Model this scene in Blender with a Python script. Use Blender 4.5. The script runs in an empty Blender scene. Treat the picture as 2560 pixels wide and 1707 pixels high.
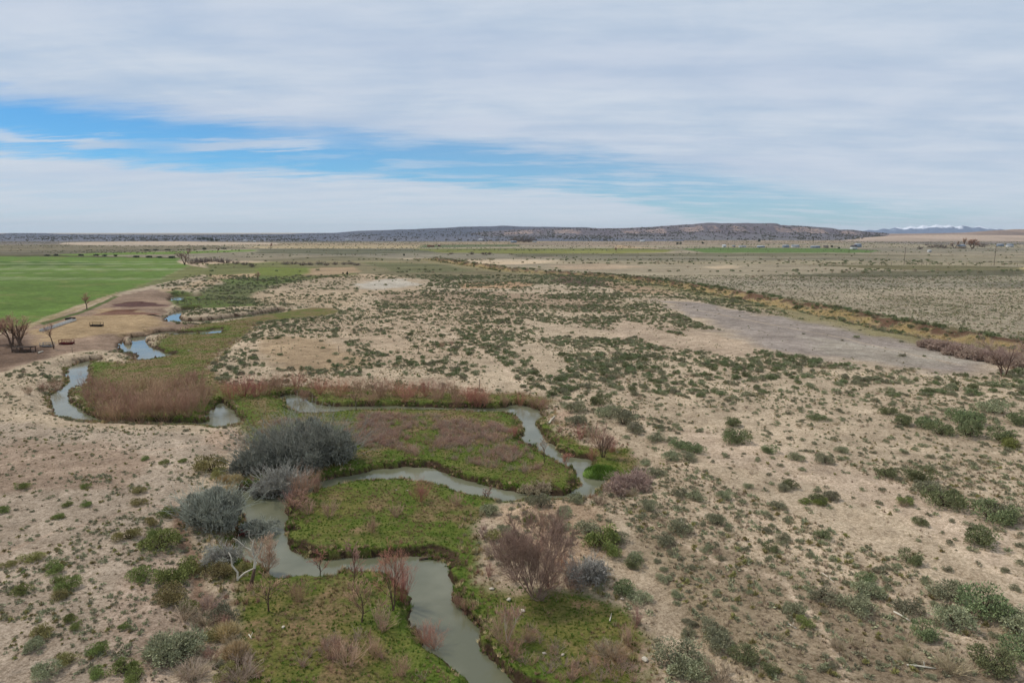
import bpy, math, random
import numpy as np
from mathutils import Vector, Matrix

# ------------------------------------------------------------------ camera, world, sun, exposure
SC = bpy.context.scene
COL = SC.collection
H = 30.0
F = 1706.7
PITCH = math.atan((853.5 - 580.0) / F)
cam_d = bpy.data.cameras.new('camera')
cam_d.sensor_width = 36.0
cam_d.lens = 24.0
cam_d.clip_start = 0.5
cam_d.clip_end = 60000
cam = bpy.data.objects.new('camera', cam_d)
cam.location = (0, 0, H)
cam.rotation_euler = (math.radians(90) - PITCH, 0, 0)
COL.objects.link(cam)
SC.camera = cam

SUN_EL, SUN_AZ = 52.0, -62.0      # degrees; azimuth measured from +Y, negative = left of the view
SKY_STRENGTH = 0.1
SUN_STRENGTH = 2.4
SC.view_settings.view_transform = 'Standard'
SC.view_settings.look = 'None'
SC.view_settings.exposure = 0.0
SC.view_settings.gamma = 1.0
SC.view_settings.use_curve_mapping = False
SC.cycles.max_bounces = 5
SC.cycles.diffuse_bounces = 2
SC.cycles.glossy_bounces = 2
SC.cycles.transparent_max_bounces = 6
SC.cycles.volume_bounces = 0

sun_d = bpy.data.lights.new('sun', 'SUN')
sun_d.energy = SUN_STRENGTH
sun_d.angle = math.radians(5)
sun_d.color = (1.0, 0.95, 0.88)
sun = bpy.data.objects.new('sun', sun_d)
sv = Vector((math.sin(math.radians(SUN_AZ)) * math.cos(math.radians(SUN_EL)),
             math.cos(math.radians(SUN_AZ)) * math.cos(math.radians(SUN_EL)),
             math.sin(math.radians(SUN_EL))))
sun.rotation_euler = sv.to_track_quat('Z', 'Y').to_euler()
sun.location = (-40, -40, 90)
COL.objects.link(sun)


def lin(r, g, b, k=1.0):
    o = []
    for c in (r, g, b):
        c = c / 255.0
        o.append((c / 12.92 if c <= 0.04045 else ((c + 0.055) / 1.055) ** 2.4) * k)
    return tuple(o)


class NT:
    def __init__(self, tree):
        self.t = tree

    def n(self, kind, **kw):
        nd = self.t.nodes.new(kind)
        for k, v in kw.items():
            setattr(nd, k, v)
        return nd

    def link(self, a, b):
        self.t.links.new(a, b)

    def _set(self, sock, v):
        if hasattr(v, 'is_output') or isinstance(v, bpy.types.NodeSocket):
            self.link(v, sock)
        else:
            sock.default_value = v

    def math(self, op, a, b=0.0, c=0.0, clamp=False):
        nd = self.n('ShaderNodeMath', operation=op, use_clamp=clamp)
        for i, v in enumerate((a, b, c)):
            self._set(nd.inputs[i], v)
        return nd.outputs[0]

    def ramp(self, fac, a, b, lo=0.0, hi=1.0, smooth=True):
        nd = self.n('ShaderNodeMapRange')
        nd.interpolation_type = 'SMOOTHSTEP' if smooth else 'LINEAR'
        nd.clamp = True
        self._set(nd.inputs['Value'], fac)
        self._set(nd.inputs['From Min'], a)
        self._set(nd.inputs['From Max'], b)
        self._set(nd.inputs['To Min'], lo)
        self._set(nd.inputs['To Max'], hi)
        return nd.outputs['Result']

    def mix(self, fac, a, b, blend='MIX'):
        nd = self.n('ShaderNodeMix', data_type='RGBA', blend_type=blend)
        nd.clamp_factor = True
        self._set(nd.inputs[0], fac)
        self._set(nd.inputs[6], a if not isinstance(a, tuple) else tuple(a[:3]) + (1,))
        self._set(nd.inputs[7], b if not isinstance(b, tuple) else tuple(b[:3]) + (1,))
        return nd.outputs[2]

    def noise(self, vec, scale, detail=4.0, rough=0.55, out='Fac', dist=0.0):
        nd = self.n('ShaderNodeTexNoise')
        self.link(vec, nd.inputs['Vector'])
        nd.inputs['Scale'].default_value = scale
        nd.inputs['Detail'].default_value = detail
        nd.inputs['Roughness'].default_value = rough
        nd.inputs['Distortion'].default_value = dist
        return nd.outputs[out]

    def mapping(self, vec, scale=(1, 1, 1), rot=(0, 0, 0), loc=(0, 0, 0)):
        nd = self.n('ShaderNodeMapping')
        self.link(vec, nd.inputs['Vector'])
        nd.inputs['Scale'].default_value = scale
        nd.inputs['Rotation'].default_value = rot
        nd.inputs['Location'].default_value = loc
        return nd.outputs[0]

    def curve(self, fac, pts):
        nd = self.n('ShaderNodeFloatCurve')
        cm = nd.mapping
        c = cm.curves[0]
        while len(c.points) > 2:
            c.points.remove(c.points[1])
        c.points[0].location = pts[0]
        c.points[1].location = pts[-1]
        for p in pts[1:-1]:
            c.points.new(*p)
        cm.update()
        self.link(fac, nd.inputs['Value'])
        return nd.outputs[0]


def pix_azel(px, py):
    r = (px - 1280) / F
    v = (853.5 - py) / F
    dy = math.cos(PITCH) + v * math.sin(PITCH)
    dz = -math.sin(PITCH) + v * math.cos(PITCH)
    return math.degrees(math.atan2(r, dy)), math.degrees(math.atan2(dz, math.hypot(r, dy)))


world = bpy.data.worlds.new('World')
SC.world = world
world.use_nodes = True
world.cycles.sampling_method = 'MANUAL'
world.cycles.sample_map_resolution = 512
wt = world.node_tree
wt.nodes.clear()
W = NT(wt)
wout = W.n('ShaderNodeOutputWorld')
wbg = W.n('ShaderNodeBackground')
wbg.inputs['Strength'].default_value = SKY_STRENGTH
W.link(wbg.outputs[0], wout.inputs['Surface'])
sky = W.n('ShaderNodeTexSky', sky_type='NISHITA')
sky.sun_disc = False
sky.sun_elevation = math.radians(SUN_EL)
sky.sun_rotation = math.radians(SUN_AZ)
sky.altitude = 1600
sky.air_density = 1.0
sky.dust_density = 0.3
sky.ozone_density = 2.0
tc = W.n('ShaderNodeTexCoord')
sep = W.n('ShaderNodeSeparateXYZ')
W.link(tc.outputs['Generated'], sep.inputs[0])
dx, dy, dz = sep.outputs
az = W.math('MULTIPLY', W.math('ARCTAN2', dx, dy), 57.29578)
el = W.math('MULTIPLY', W.math('ARCSINE', dz), 57.29578)
azn = W.ramp(az, -60.0, 60.0, smooth=False)
# cloud sheet coordinates: the direction carried onto a high flat layer
zz = W.math('ADD', W.math('MAXIMUM', dz, 0.0), 0.10)
comb = W.n('ShaderNodeCombineXYZ')
W.link(W.math('DIVIDE', dx, zz), comb.inputs[0])
W.link(W.math('DIVIDE', dy, zz), comb.inputs[1])
P = comb.outputs[0]
wob = W.math('SUBTRACT', W.noise(W.mapping(P, (1.2, 3.2, 1), (0, 0, 0.10)), 1.0, 6, 0.6), 0.5)
wob2 = W.math('SUBTRACT', W.noise(W.mapping(P, (2.2, 8, 1), (0, 0, 0.16)), 1.0, 7, 0.6), 0.5)
elw = W.math('ADD', el, W.math('MULTIPLY', wob, 1.8))
elw = W.math('ADD', elw, W.math('MULTIPLY', wob2, 2.0))
wob3 = W.math('SUBTRACT', W.noise(W.mapping(P, (7.0, 34, 1), (0, 0, 0.12)), 1.0, 8, 0.65), 0.5)
elw = W.math('ADD', elw, W.math('MULTIPLY', wob3, 0.5))


def azel_curve(pxs):
    pts = []
    for px, py in pxs:
        a, e = pix_azel(px, py)
        pts.append(((a + 60) / 120.0, e / 20.0))
    pts = [(0.0, pts[0][1])] + pts + [(1.0, pts[-1][1])]
    return W.math('MULTIPLY', W.curve(azn, pts), 20.0)


top = azel_curve([(0, 222), (250, 248), (640, 300), (1000, 328), (1400, 356), (1750, 412), (2000, 462), (2300, 496), (2560, 512)])
bot = azel_curve([(0, 392), (250, 412), (560, 436), (900, 452), (1200, 476), (1500, 494), (1640, 530), (1760, 556), (2000, 572), (2300, 570), (2560, 555)])
below_top = W.ramp(W.math('SUBTRACT', top, elw), -0.6, 1.5)
above_bot = W.ramp(W.math('SUBTRACT', elw, bot), -0.3, 0.8)
gap = W.math('MULTIPLY', below_top, above_bot)
# the gap closes with thin veils towards the right and outside the frame
fade = W.curve(azn, [(0, 0.0), (0.08, 0.7), (0.19, 1.0), (0.55, 0.95), (0.62, 0.85), (0.70, 0.78), (0.78, 0.55), (0.86, 0.28), (1, 0.0)])
gap = W.math('MULTIPLY', gap, fade)
# wisps inside the gap
wis = W.noise(W.mapping(P, (1.3, 3.4, 1), (0, 0, 0.20), (3.1, 1.7, 0)), 1.0, 9, 0.62)
wisp = W.math('MULTIPLY', W.ramp(wis, 0.44, 0.66), W.ramp(az, -30.0, 12.0, 0.45, 1.4))
streak = azel_curve([(0, 345), (120, 352), (330, 362), (700, 360), (900, 364), (1300, 395), (2560, 430)])
s1 = W.ramp(W.math('ABSOLUTE', W.math('SUBTRACT', elw, streak)), 0.05, 0.75, 1.0, 0.0)
amt = W.curve(azn, [(0, 0.0), (0.18, 0.3), (0.215, 1.0), (0.25, 1.0), (0.275, 0.35), (0.31, 1.0), (0.36, 0.9), (0.40, 0.1), (0.5, 0.0), (1, 0.0)])
s1 = W.math('MULTIPLY', s1, amt)
thin = W.math('SUBTRACT', 1.0, W.math('MULTIPLY', wisp, 0.5))
gap = W.math('MULTIPLY', gap, thin)
gap = W.math('MULTIPLY', gap, W.math('SUBTRACT', 1.0, W.math('MULTIPLY', s1, 0.9)))
# cloud sheet colour, a little uneven; thin places let blue through
cl = W.noise(W.mapping(P, (1.0, 2.6, 1), (0, 0, 0.30), (9, 4, 0)), 1.0, 8, 0.58)
cl2 = W.noise(W.mapping(P, (0.35, 0.8, 1), (0, 0, -0.3), (2, 7, 0)), 1.0, 3, 0.5)
cl = W.math('ADD', W.math('MULTIPLY', cl, 0.7), W.math('MULTIPLY', W.noise(W.mapping(P, (1.6, 1.2, 1), (0, 0, 0.5), (5, 2, 0)), 1.0, 8, 0.6, dist=0.6), 0.3))
ccol = W.mix(W.ramp(cl, 0.34, 0.66), lin(184, 201, 221, 10), lin(207, 217, 230, 10))
ccol = W.mix(W.ramp(cl2, 0.35, 0.75, 0.0, 0.6), ccol, lin(190, 202, 223, 10))
low = W.ramp(el, 0.0, 7.0, 1.0, 0.0)
ccol = W.mix(W.math('MULTIPLY', low, 0.8), ccol, lin(207, 218, 228, 10))
skyc = W.mix(1.0, sky.outputs[0], (0.36, 0.74, 0.98), 'MULTIPLY')
skyc = W.mix(W.ramp(az, -38.0, 25.0, 0.0, 0.30), skyc, lin(196, 214, 226, 10))
veil = W.ramp(cl, 0.25, 0.62, 0.86, 1.0)
hole = W.math('SUBTRACT', 1.0, W.math('MULTIPLY', W.math('SUBTRACT', 1.0, gap), veil))
final = W.mix(hole, ccol, skyc)
W.link(final, wbg.inputs['Color'])

# ------------------------------------------------------------------ helpers
rng = np.random.RandomState(7)
random.seed(7)


def G(px, py, z=0.0):
    """ground point (x, y) seen at a source pixel, at height z"""
    px = np.asarray(px, float); py = np.asarray(py, float)
    r = (px - 1280) / F
    v = (853.5 - py) / F
    ddy = math.cos(PITCH) + v * math.sin(PITCH)
    ddz = -math.sin(PITCH) + v * math.cos(PITCH)
    t = (z - H) / ddz
    return r * t, ddy * t


def project(x, y, z):
    fy = y * math.cos(PITCH) - (z - H) * math.sin(PITCH)
    uy = y * math.sin(PITCH) + (z - H) * math.cos(PITCH)
    return 1280 + F * x / fy, 853.5 - F * uy / fy


def smoothstep(a, b, x):
    t = np.clip((x - a) / (b - a), 0, 1)
    return t * t * (3 - 2 * t)


def vnoise(x, y, seed=0):
    ix = np.floor(x).astype(np.int64); iy = np.floor(y).astype(np.int64)
    fx = x - ix; fy = y - iy
    fx = fx * fx * (3 - 2 * fx); fy = fy * fy * (3 - 2 * fy)

    def hsh(a, b):
        h = (a * 374761393 + b * 668265263 + seed * 974634777) & 0xffffffff
        h = ((h ^ (h >> 13)) * 1274126177) & 0xffffffff
        h = h ^ (h >> 16)
        return (h & 0xffff) / 65535.0
    a = hsh(ix, iy); b = hsh(ix + 1, iy); c = hsh(ix, iy + 1); d = hsh(ix + 1, iy + 1)
    return (a + (b - a) * fx) * (1 - fy) + (c + (d - c) * fx) * fy


def fbm(x, y, scale, octv=4, seed=0, gain=0.5):
    s = 0; a = 1.0; t = 0
    x = x / scale; y = y / scale
    for i in range(octv):
        s = s + a * vnoise(x, y, seed + i * 17)
        t += a; a *= gain
        x = x * 2.03 + 11.3; y = y * 2.03 + 5.7
    return s / t


def poly_w(pts, z=0.0, smooth=0):
    a = np.array(pts, float)
    x, y = G(a[:, 0], a[:, 1], z)
    p = np.stack([x, y], 1)
    if smooth:
        n = len(p); out = []
        for i in range(n):
            p0, p1, p2, p3 = p[i - 1], p[i], p[(i + 1) % n], p[(i + 2) % n]
            for k in range(smooth):
                t = k / smooth
                out.append(0.5 * ((2 * p1) + (-p0 + p2) * t + (2 * p0 - 5 * p1 + 4 * p2 - p3) * t * t + (-p0 + 3 * p1 - 3 * p2 + p3) * t ** 3))
        p = np.array(out)
    return p


def sdist(poly, x, y, want_n=False):
    """signed distance to a polygon in metres, negative inside"""
    d2 = np.full(x.shape, 1e18)
    inside = np.zeros(x.shape, bool)
    ny = np.zeros(x.shape)
    n = len(poly)
    for i in range(n):
        ax, ay = poly[i]; bx, by = poly[(i + 1) % n]
        ex, ey = bx - ax, by - ay
        L = ex * ex + ey * ey
        if L < 1e-12:
            continue
        wx, wy = x - ax, y - ay
        t = np.clip((wx * ex + wy * ey) / L, 0, 1)
        qx = wx - ex * t; qy = wy - ey * t
        q = qx * qx + qy * qy
        if want_n:
            m = q < d2
            ny = np.where(m, qy, ny)
        d2 = np.minimum(d2, q)
        c = (ay > y) != (by > y)
        if c.any():
            xi = ax + (y - ay) / (by - ay if by != ay else 1e-9) * ex
            inside ^= c & (x < xi)
    d = np.sqrt(d2)
    s = np.where(inside, -d, d)
    if want_n:
        return s, ny / np.maximum(d, 1e-6)
    return s


def sd_box(poly, x, y, margin):
    """signed distance only near the polygon; far = +margin"""
    mn = poly.min(0) - margin; mx = poly.max(0) + margin
    m = (x > mn[0]) & (x < mx[0]) & (y > mn[1]) & (y < mx[1])
    out = np.full(x.shape, float(margin))
    if m.any():
        out[m] = sdist(poly, x[m], y[m])
    return out


# ------------------------------------------------------------------ land and water outlines (traced, then carried to the ground)
WZ = -0.75
WATER = [
    [(1290, 1850), (1215, 1760), (1175, 1707), (1148, 1683), (1118, 1656), (1083, 1631), (1058, 1610), (1034, 1582), (1023, 1558),
     (1023, 1533), (1028, 1490), (1005, 1464), (968, 1446), (941, 1432), (900, 1436), (860, 1428), (838, 1438), (791, 1435), (764, 1436),
     (723, 1440), (702, 1444), (683, 1430), (669, 1411), (630, 1400), (604, 1380), (598, 1345), (618, 1322), (614, 1302), (601, 1278), (593, 1259), (598, 1243),
     (612, 1230), (642, 1222), (669, 1224), (712, 1222), (745, 1214), (785, 1206), (819, 1198), (873, 1188), (914, 1182), (955, 1174), (1009, 1169),
     (1064, 1172), (1105, 1182), (1145, 1197), (1200, 1208), (1217, 1215), (1263, 1226), (1318, 1236), (1372, 1238), (1413, 1237),
     (1438, 1227), (1450, 1210), (1443, 1188), (1419, 1166), (1389, 1150), (1367, 1139), (1331, 1117), (1310, 1103), (1312, 1082),
     (1304, 1063), (1300, 1051), (1280, 1038), (1255, 1031), (1200, 1030), (1145, 1027), (1050, 1024), (968, 1024), (887, 1026), (827, 1030), (778, 1032),
     (745, 1029), (723, 1016), (713, 1002), (705, 991), (735, 986), (760, 991), (773, 1002), (792, 1010), (831, 1016), (885, 1016),
     (953, 1015), (1021, 1016), (1062, 1018), (1144, 1020), (1212, 1020), (1252, 1020), (1274, 1015), (1307, 1014), (1340, 1024), (1350, 1041),
     (1342, 1057), (1350, 1079), (1361, 1098), (1383, 1114), (1402, 1131), (1421, 1142), (1443, 1147), (1468, 1152), (1473, 1169),
     (1487, 1182), (1519, 1186), (1514, 1198), (1503, 1212), (1489, 1226), (1478, 1237), (1463, 1242), (1440, 1244), (1380, 1247), (1320, 1246), (1277, 1254),
     (1253, 1253), (1231, 1246), (1190, 1240), (1157, 1231), (1127, 1218), (1100, 1211), (1037, 1202), (968, 1197), (922, 1201), (887, 1203),
     (854, 1211), (813, 1221), (770, 1236), (730, 1248), (714, 1261), (713, 1278), (721, 1293), (713, 1304), (713, 1327), (721, 1355), (731, 1373),
     (756, 1389), (791, 1398), (846, 1396), (914, 1392), (985, 1393), (1045, 1395), (1077, 1397), (1094, 1408), (1110, 1430), (1130, 1455), (1126, 1476),
     (1129, 1495), (1148, 1517), (1170, 1539), (1186, 1569), (1200, 1607), (1220, 1642), (1247, 1661), (1269, 1683), (1291, 1707), (1350, 1780), (1420, 1850)],
    [(545, 1068), (517, 1062), (420, 1060), (320, 1056), (230, 1053), (200, 1049), (169, 1044), (142, 1036), (131, 1018), (120, 998), (131, 984), (161, 969), (172, 956), (169, 937), (169, 923),
     (190, 912), (212, 905), (245, 899), (250, 903), (225, 912), (221, 926), (218, 948), (204, 967), (177, 980), (167, 997), (191, 1019), (223, 1040), (260, 1050), (420, 1055),
     (512, 1056), (519, 1040), (534, 1019), (556, 1006), (572, 1021), (599, 1046), (588, 1060)],
    [(297, 866), (306, 853), (320, 846), (340, 842), (368, 841), (387, 833), (414, 830), (440, 829), (440, 832), (414, 836), (381, 841), (362, 855), (381, 869), (403, 880), (424, 887),
     (395, 893), (349, 900), (338, 896), (356, 887), (345, 881), (327, 882), (305, 880)],
    [(414, 799), (430, 787), (448, 779), (487, 771), (493, 775), (466, 786), (448, 792), (463, 803), (490, 802), (520, 801), (575, 794), (640, 786), (700, 776), (700, 780), (640, 789), (580, 797), (515, 806), (468, 808), (430, 807)],
    [(424, 747), (436, 741), (458, 741), (500, 738), (502, 741), (464, 747), (452, 752), (434, 753)],
    [(440, 833), (480, 831), (521, 827), (545, 822), (558, 825), (545, 832), (510, 834), (440, 836)],
]
WPOLY = [poly_w(p, WZ, 3) for p in WATER]
ISLE = [poly_w([(310, 853), (322, 850), (331, 855), (326, 862), (312, 862)], WZ, 3)]

MEADOW = [
    [(560, 1440), (600, 1480), (610, 1560), (590, 1640), (610, 1707), (600, 1850), (1720, 1850), (1640, 1707), (1608, 1600), (1550, 1525), (1440, 1480), (1300, 1478),
     (1195, 1450), (1178, 1380), (1190, 1300), (1205, 1262), (1235, 1250), (1320, 1242), (1440, 1240), (1505, 1212), (1530, 1190), (1575, 1182), (1588, 1150), (1565, 1122),
     (1480, 1120), (1400, 1085), (1372, 1050), (1362, 1015), (1380, 1000), (1300, 985), (1200, 985), (1080, 975), (900, 975), (760, 965), (620, 960), (540, 955), (520, 920), (560, 870), (640, 815), (600, 800), (500, 812),
     (420, 832), (395, 850), (330, 905), (240, 905), (215, 925), (190, 1000), (240, 1050), (520, 1062), (600, 1052), (620, 1090), (640, 1150),
     (600, 1190), (585, 1260), (560, 1350)],
    [(470, 825), (567, 803), (638, 787), (710, 778), (781, 769), (829, 770), (848, 780), (805, 790), (710, 798), (638, 808), (602, 817), (560, 850), (500, 870)],
]
MPOLY = [poly_w(p, 0.0) for p in MEADOW]

# canal bank line, a real ridge running away to the left
CANAL = poly_w([(1085, 648), (1280, 676), (1450, 688), (1610, 702), (1750, 722), (1920, 752), (2130, 792), (2330, 832), (2560, 874), (2800, 915)], 0.0)


def line_d(line, x, y):
    d2 = np.full(x.shape, 1e18); side = np.zeros(x.shape)
    for i in range(len(line) - 1):
        ax, ay = line[i]; bx, by = line[i + 1]
        ex, ey = bx - ax, by - ay
        L = ex * ex + ey * ey
        t = np.clip(((x - ax) * ex + (y - ay) * ey) / L, 0, 1)
        qx = x - ax - ex * t; qy = y - ay - ey * t
        q = qx * qx + qy * qy
        m = q < d2
        side = np.where(m, np.sign(ex * qy - ey * qx), side)
        d2 = np.minimum(d2, q)
    return np.sqrt(d2) * side


def height(x, y, parts=False):
    x = np.asarray(x, float); y = np.asarray(y, float)
    shp = x.shape
    x = x.ravel(); y = y.ravel()
    dist = np.hypot(x, y)
    near = smoothstep(900, 300, dist)
    md = np.full(x.shape, 12.0)
    for p in MPOLY:
        md = np.minimum(md, sd_box(p, x, y, 12.0))
    wd = np.full(x.shape, 14.0); ny = np.zeros(x.shape)
    for p in WPOLY:
        mn = p.min(0) - 14; mx = p.max(0) + 14
        m = (x > mn[0]) & (x < mx[0]) & (y > mn[1]) & (y < mx[1])
        if m.any():
            s, n = sdist(p, x[m], y[m], True)
            cur = wd[m]
            ny[m] = np.where(s < cur, n, ny[m])
            wd[m] = np.minimum(cur, s)
    for p in ISLE:
        m = sd_box(p, x, y, 14.0)
        wd = np.where(m < 3.0, np.maximum(wd, -m), wd)
    # open country stands a little above the flood plain
    up = smoothstep(0.5, 9.0, md)
    z = up * (0.55 + 0.7 * (fbm(x, y, 38, 3, 3) - 0.35)) * near
    z = z + (fbm(x, y, 5.0, 3, 9) - 0.5) * 0.28 * near
    z = z + (fbm(x, y, 1.1, 3, 21) - 0.5) * (0.10 + 0.10 * up) * smoothstep(330, 120, dist)
    # canal ridge
    m = (y > 120) & (y < 900) & (x > -250)
    cd = np.full(x.shape, 99.0)
    if m.any():
        cd[m] = line_d(CANAL, x[m], y[m])
        z[m] = z[m] + 1.7 * np.exp(-(cd[m] / 3.6) ** 2) - 0.9 * np.exp(-((cd[m] + 8.5) / 4.0) ** 2)
    # banks: cut bank on the outer/far side, shelving shore on the near side
    edge = (fbm(x, y, 1.3, 3, 40) - 0.5) * 1.1 + (fbm(x, y, 4.5, 2, 43) - 0.5) * 1.0
    wde = wd + edge * smoothstep(0.0, 0.6, wd + 0.6)
    flat = smoothstep(0.25, -0.35, ny)
    wfar = 0.35 + 1.7 * smoothstep(0.48, 0.75, fbm(x, y, 5, 3, 51))
    wnear = np.clip(0.75 * dist / H * 1.05, 1.0, 9.0)
    w = wfar * (1 - flat) + wnear * flat
    t = smoothstep(0, 1, np.clip(wde / w, 0, 1)) * (1 - flat) + np.clip(wde / w, 0, 1) * flat
    bed = WZ - 0.15 - 0.5 * smoothstep(0, 2.5, -wde)
    z = np.where(wde > 0, (WZ - 0.06) * (1 - t) + z * t, bed)
    if parts:
        return z.reshape(shp), md.reshape(shp), wde.reshape(shp), t.reshape(shp), flat.reshape(shp), cd.reshape(shp)
    return z.reshape(shp)


def land(px, py):
    """where the ray through a pixel meets the modelled ground"""
    px = np.atleast_1d(np.asarray(px, float)); py = np.atleast_1d(np.asarray(py, float))
    z = np.zeros(px.shape)
    for _ in range(4):
        x, y = G(px, py, z)
        z = 0.3 * z + 0.7 * np.maximum(height(x, y), WZ)
    x, y = G(px, py, z)
    return x, y, np.maximum(height(x, y), WZ)


def at(px, py):
    x, y, z = land(px, py)
    return Vector((float(x[0]), float(y[0]), float(z[0])))


# ------------------------------------------------------------------ ground cover, painted as areas of real ground colour
SAND = lin(200, 180, 154)
COVER = []   # (world poly, colour, feather m, warp m, warp scale m)


def cover(pts, rgb, feather, warp=0.0, wscale=6.0, k=1.0, smooth=0):
    COVER.append((poly_w(pts, 0.0, smooth), np.array(lin(*rgb, k)), feather, warp, wscale))


# far plain, back to front
cover([(-900, 584.5), (3500, 584.5), (3500, 700), (2560, 872), (1900, 745), (1280, 672), (1050, 645), (640, 652), (-900, 660)], (162, 151, 129), 20, 12, 60)
cover([(-900, 584.5), (3500, 584.5), (3500, 600), (2000, 602), (1500, 604), (900, 605), (0, 612), (-900, 612)], (128, 120, 112), 60, 30, 200)
cover([(-300, 613), (250, 611), (560, 616), (640, 621), (300, 631), (110, 637), (-300, 640)], (126, 118, 96), 20, 20, 80)
cover([(560, 608), (1000, 608), (1300, 603), (1500, 604), (1500, 611), (1000, 613), (560, 613)], (174, 154, 126), 20, 20, 90)
cover([(640, 615), (800, 613), (1060, 614), (1050, 621), (800, 622), (620, 620)], (176, 160, 128), 18, 12, 70)
cover([(1050, 612), (1300, 611), (1300, 616), (1050, 620)], (108, 116, 82), 14, 10, 70)
cover([(640, 622), (1100, 622), (1120, 632), (860, 636), (640, 634)], (118, 116, 92), 12, 12, 60)
cover([(1030, 622), (1280, 622), (1560, 621), (1700, 625), (1660, 631), (1540, 634), (1280, 634), (1100, 632)], (138, 138, 78), 9, 8, 50)
cover([(1280, 607), (1530, 604), (1900, 600), (2150, 598), (2350, 596), (2350, 604), (1900, 610), (1540, 616), (1300, 612)], (166, 148, 128), 30, 20, 120)
cover([(1540, 612), (1600, 618), (1690, 622), (1540, 620)], (184, 160, 130), 8, 5, 50)
cover([(1700, 622), (1800, 619), (2100, 621), (2200, 627), (2170, 632), (1900, 632), (1760, 632)], (106, 130, 72), 7, 5, 40)
cover([(1280, 635), (1560, 634), (2000, 633), (2400, 640), (2400, 648), (1900, 650), (1500, 645), (1280, 643)], (124, 118, 94), 10, 12, 50)
cover([(1300, 642), (1560, 640), (1640, 643), (1500, 646), (1300, 645)], (176, 160, 138), 6, 6, 30)
cover([(2000, 645), (2160, 648), (2240, 652), (2100, 652)], (190, 174, 140), 4, 5, 20)
cover([(2200, 668), (2260, 664), (2560, 668), (3200, 676), (3200, 690), (2560, 681), (2300, 676)], (196, 178, 132), 4, 4, 30)
cover([(2560, 684), (2260, 676), (2000, 662), (1900, 655), (1900, 650), (2200, 658), (2560, 668)], (120, 114, 84), 6, 6, 30)
cover([(2200, 640), (2560, 646), (3200, 650), (3200, 665), (2560, 662), (2200, 655)], (128, 122, 94), 8, 8, 40)
cover([(2100, 586), (3000, 588), (3000, 612), (2400, 612), (2100, 604)], (140, 130, 120), 60, 40, 150)
cover([(1110, 650), (1280, 648), (1440, 650), (1300, 662), (1200, 664)], (196, 178, 152), 10, 8, 30)
cover([(1380, 664), (1500, 660), (1620, 668), (1500, 676), (1400, 674)], (184, 164, 140), 14, 8, 30)
cover([(1740, 668), (1830, 664), (1860, 668), (1800, 674)], (194, 176, 150), 5, 5, 20)
cover([(1900, 690), (2200, 680), (2560, 676), (2560, 690), (2200, 694), (1900, 700)], (110, 106, 84), 3, 3, 15)
cover([(1400, 640), (2560, 640), (2560, 665), (1400, 660)], (152, 143, 120), 20, 12, 60, 1.0)
cover([(2000, 720), (2300, 712), (2560, 725), (2560, 800), (2200, 770)], (178, 163, 139), 20, 14, 30)
cover([(1700, 700), (1900, 690), (2300, 700), (2560, 740), (2560, 860), (2200, 790), (1900, 738)], (174, 161, 139), 16, 10, 20)
cover([(560, 640), (700, 634), (860, 640), (830, 650), (620, 656)], (160, 148, 124), 8, 8, 30)
# left: crop field, strips, verge
cover([(-1200, 641), (120, 641), (300, 641), (452, 646), (440, 656), (475, 664), (400, 700), (300, 735), (190, 768), (82, 812), (0, 838), (-300, 930), (-1400, 1200)], (108, 134, 62), 2.5, 1.5, 12)
cover([(-300, 652), (110, 653), (260, 658), (300, 664), (-300, 668)], (90, 114, 54), 8, 6, 40)
cover([(110, 637), (300, 631), (480, 628), (640, 624), (640, 628), (460, 635), (120, 641)], (118, 142, 66), 8, 5, 40)
cover([(-200, 637), (110, 637), (300, 642), (450, 643), (450, 646), (100, 641), (-200, 641)], (96, 92, 62), 6, 5, 30)
cover([(475, 664), (520, 672), (500, 690), (420, 708), (330, 730), (290, 738), (400, 698)], (128, 130, 82), 3, 2, 8)
# greens and bare land between field and river
cover([(520, 660), (700, 655), (860, 668), (900, 690), (820, 705), (640, 712), (520, 705), (500, 680)], (120, 122, 78), 6, 5, 15)
cover([(640, 668), (800, 672), (830, 682), (720, 692), (640, 690)], (122, 132, 66), 5, 4, 15)
cover([(560, 700), (640, 690), (760, 700), (700, 716), (560, 720)], (110, 122, 70), 5, 4, 15)
cover([(370, 735), (420, 728), (560, 740), (640, 745), (640, 770), (500, 775), (430, 770), (400, 752)], (104, 118, 62), 5, 4, 12)
cover([(520, 715), (640, 712), (740, 730), (720, 760), (600, 765), (500, 740)], (112, 116, 76), 6, 5, 12)
cover([(640, 735), (700, 712), (860, 690), (960, 690), (1060, 705), (1060, 730), (900, 740), (880, 770), (700, 765), (630, 760)], (196, 174, 146), 5, 5, 15)
cover([(880, 712), (960, 700), (1010, 700), (1050, 716), (960, 726), (890, 724)], (218, 206, 188), 9, 8, 8)
cover([(520, 690), (640, 685), (640, 695), (540, 702)], (188, 164, 132), 4, 3, 10)
cover([(490, 706), (540, 700), (560, 708), (500, 722), (380, 735), (370, 728), (450, 720)], (202, 176, 144), 2.5, 2, 8)
cover([(640, 650), (860, 640), (1060, 650), (1280, 678), (1440, 692), (1420, 712), (1280, 714), (1040, 700), (980, 690), (880, 684), (760, 664)], (134, 126, 98), 8, 8, 20)
cover([(900, 655), (1100, 660), (1200, 680), (1000, 684)], (116, 116, 84), 8, 6, 15)
cover([(780, 672), (880, 668), (900, 682), (820, 690), (760, 690)], (170, 148, 120), 7, 6, 12)
cover([(1150, 710), (1280, 706), (1340, 712), (1300, 724), (1160, 726)], (196, 162, 128), 3, 3, 10)
cover([(1400, 690), (1500, 696), (1560, 705), (1560, 720), (1440, 718), (1380, 705)], (118, 96, 82), 3, 4, 10)
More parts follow.
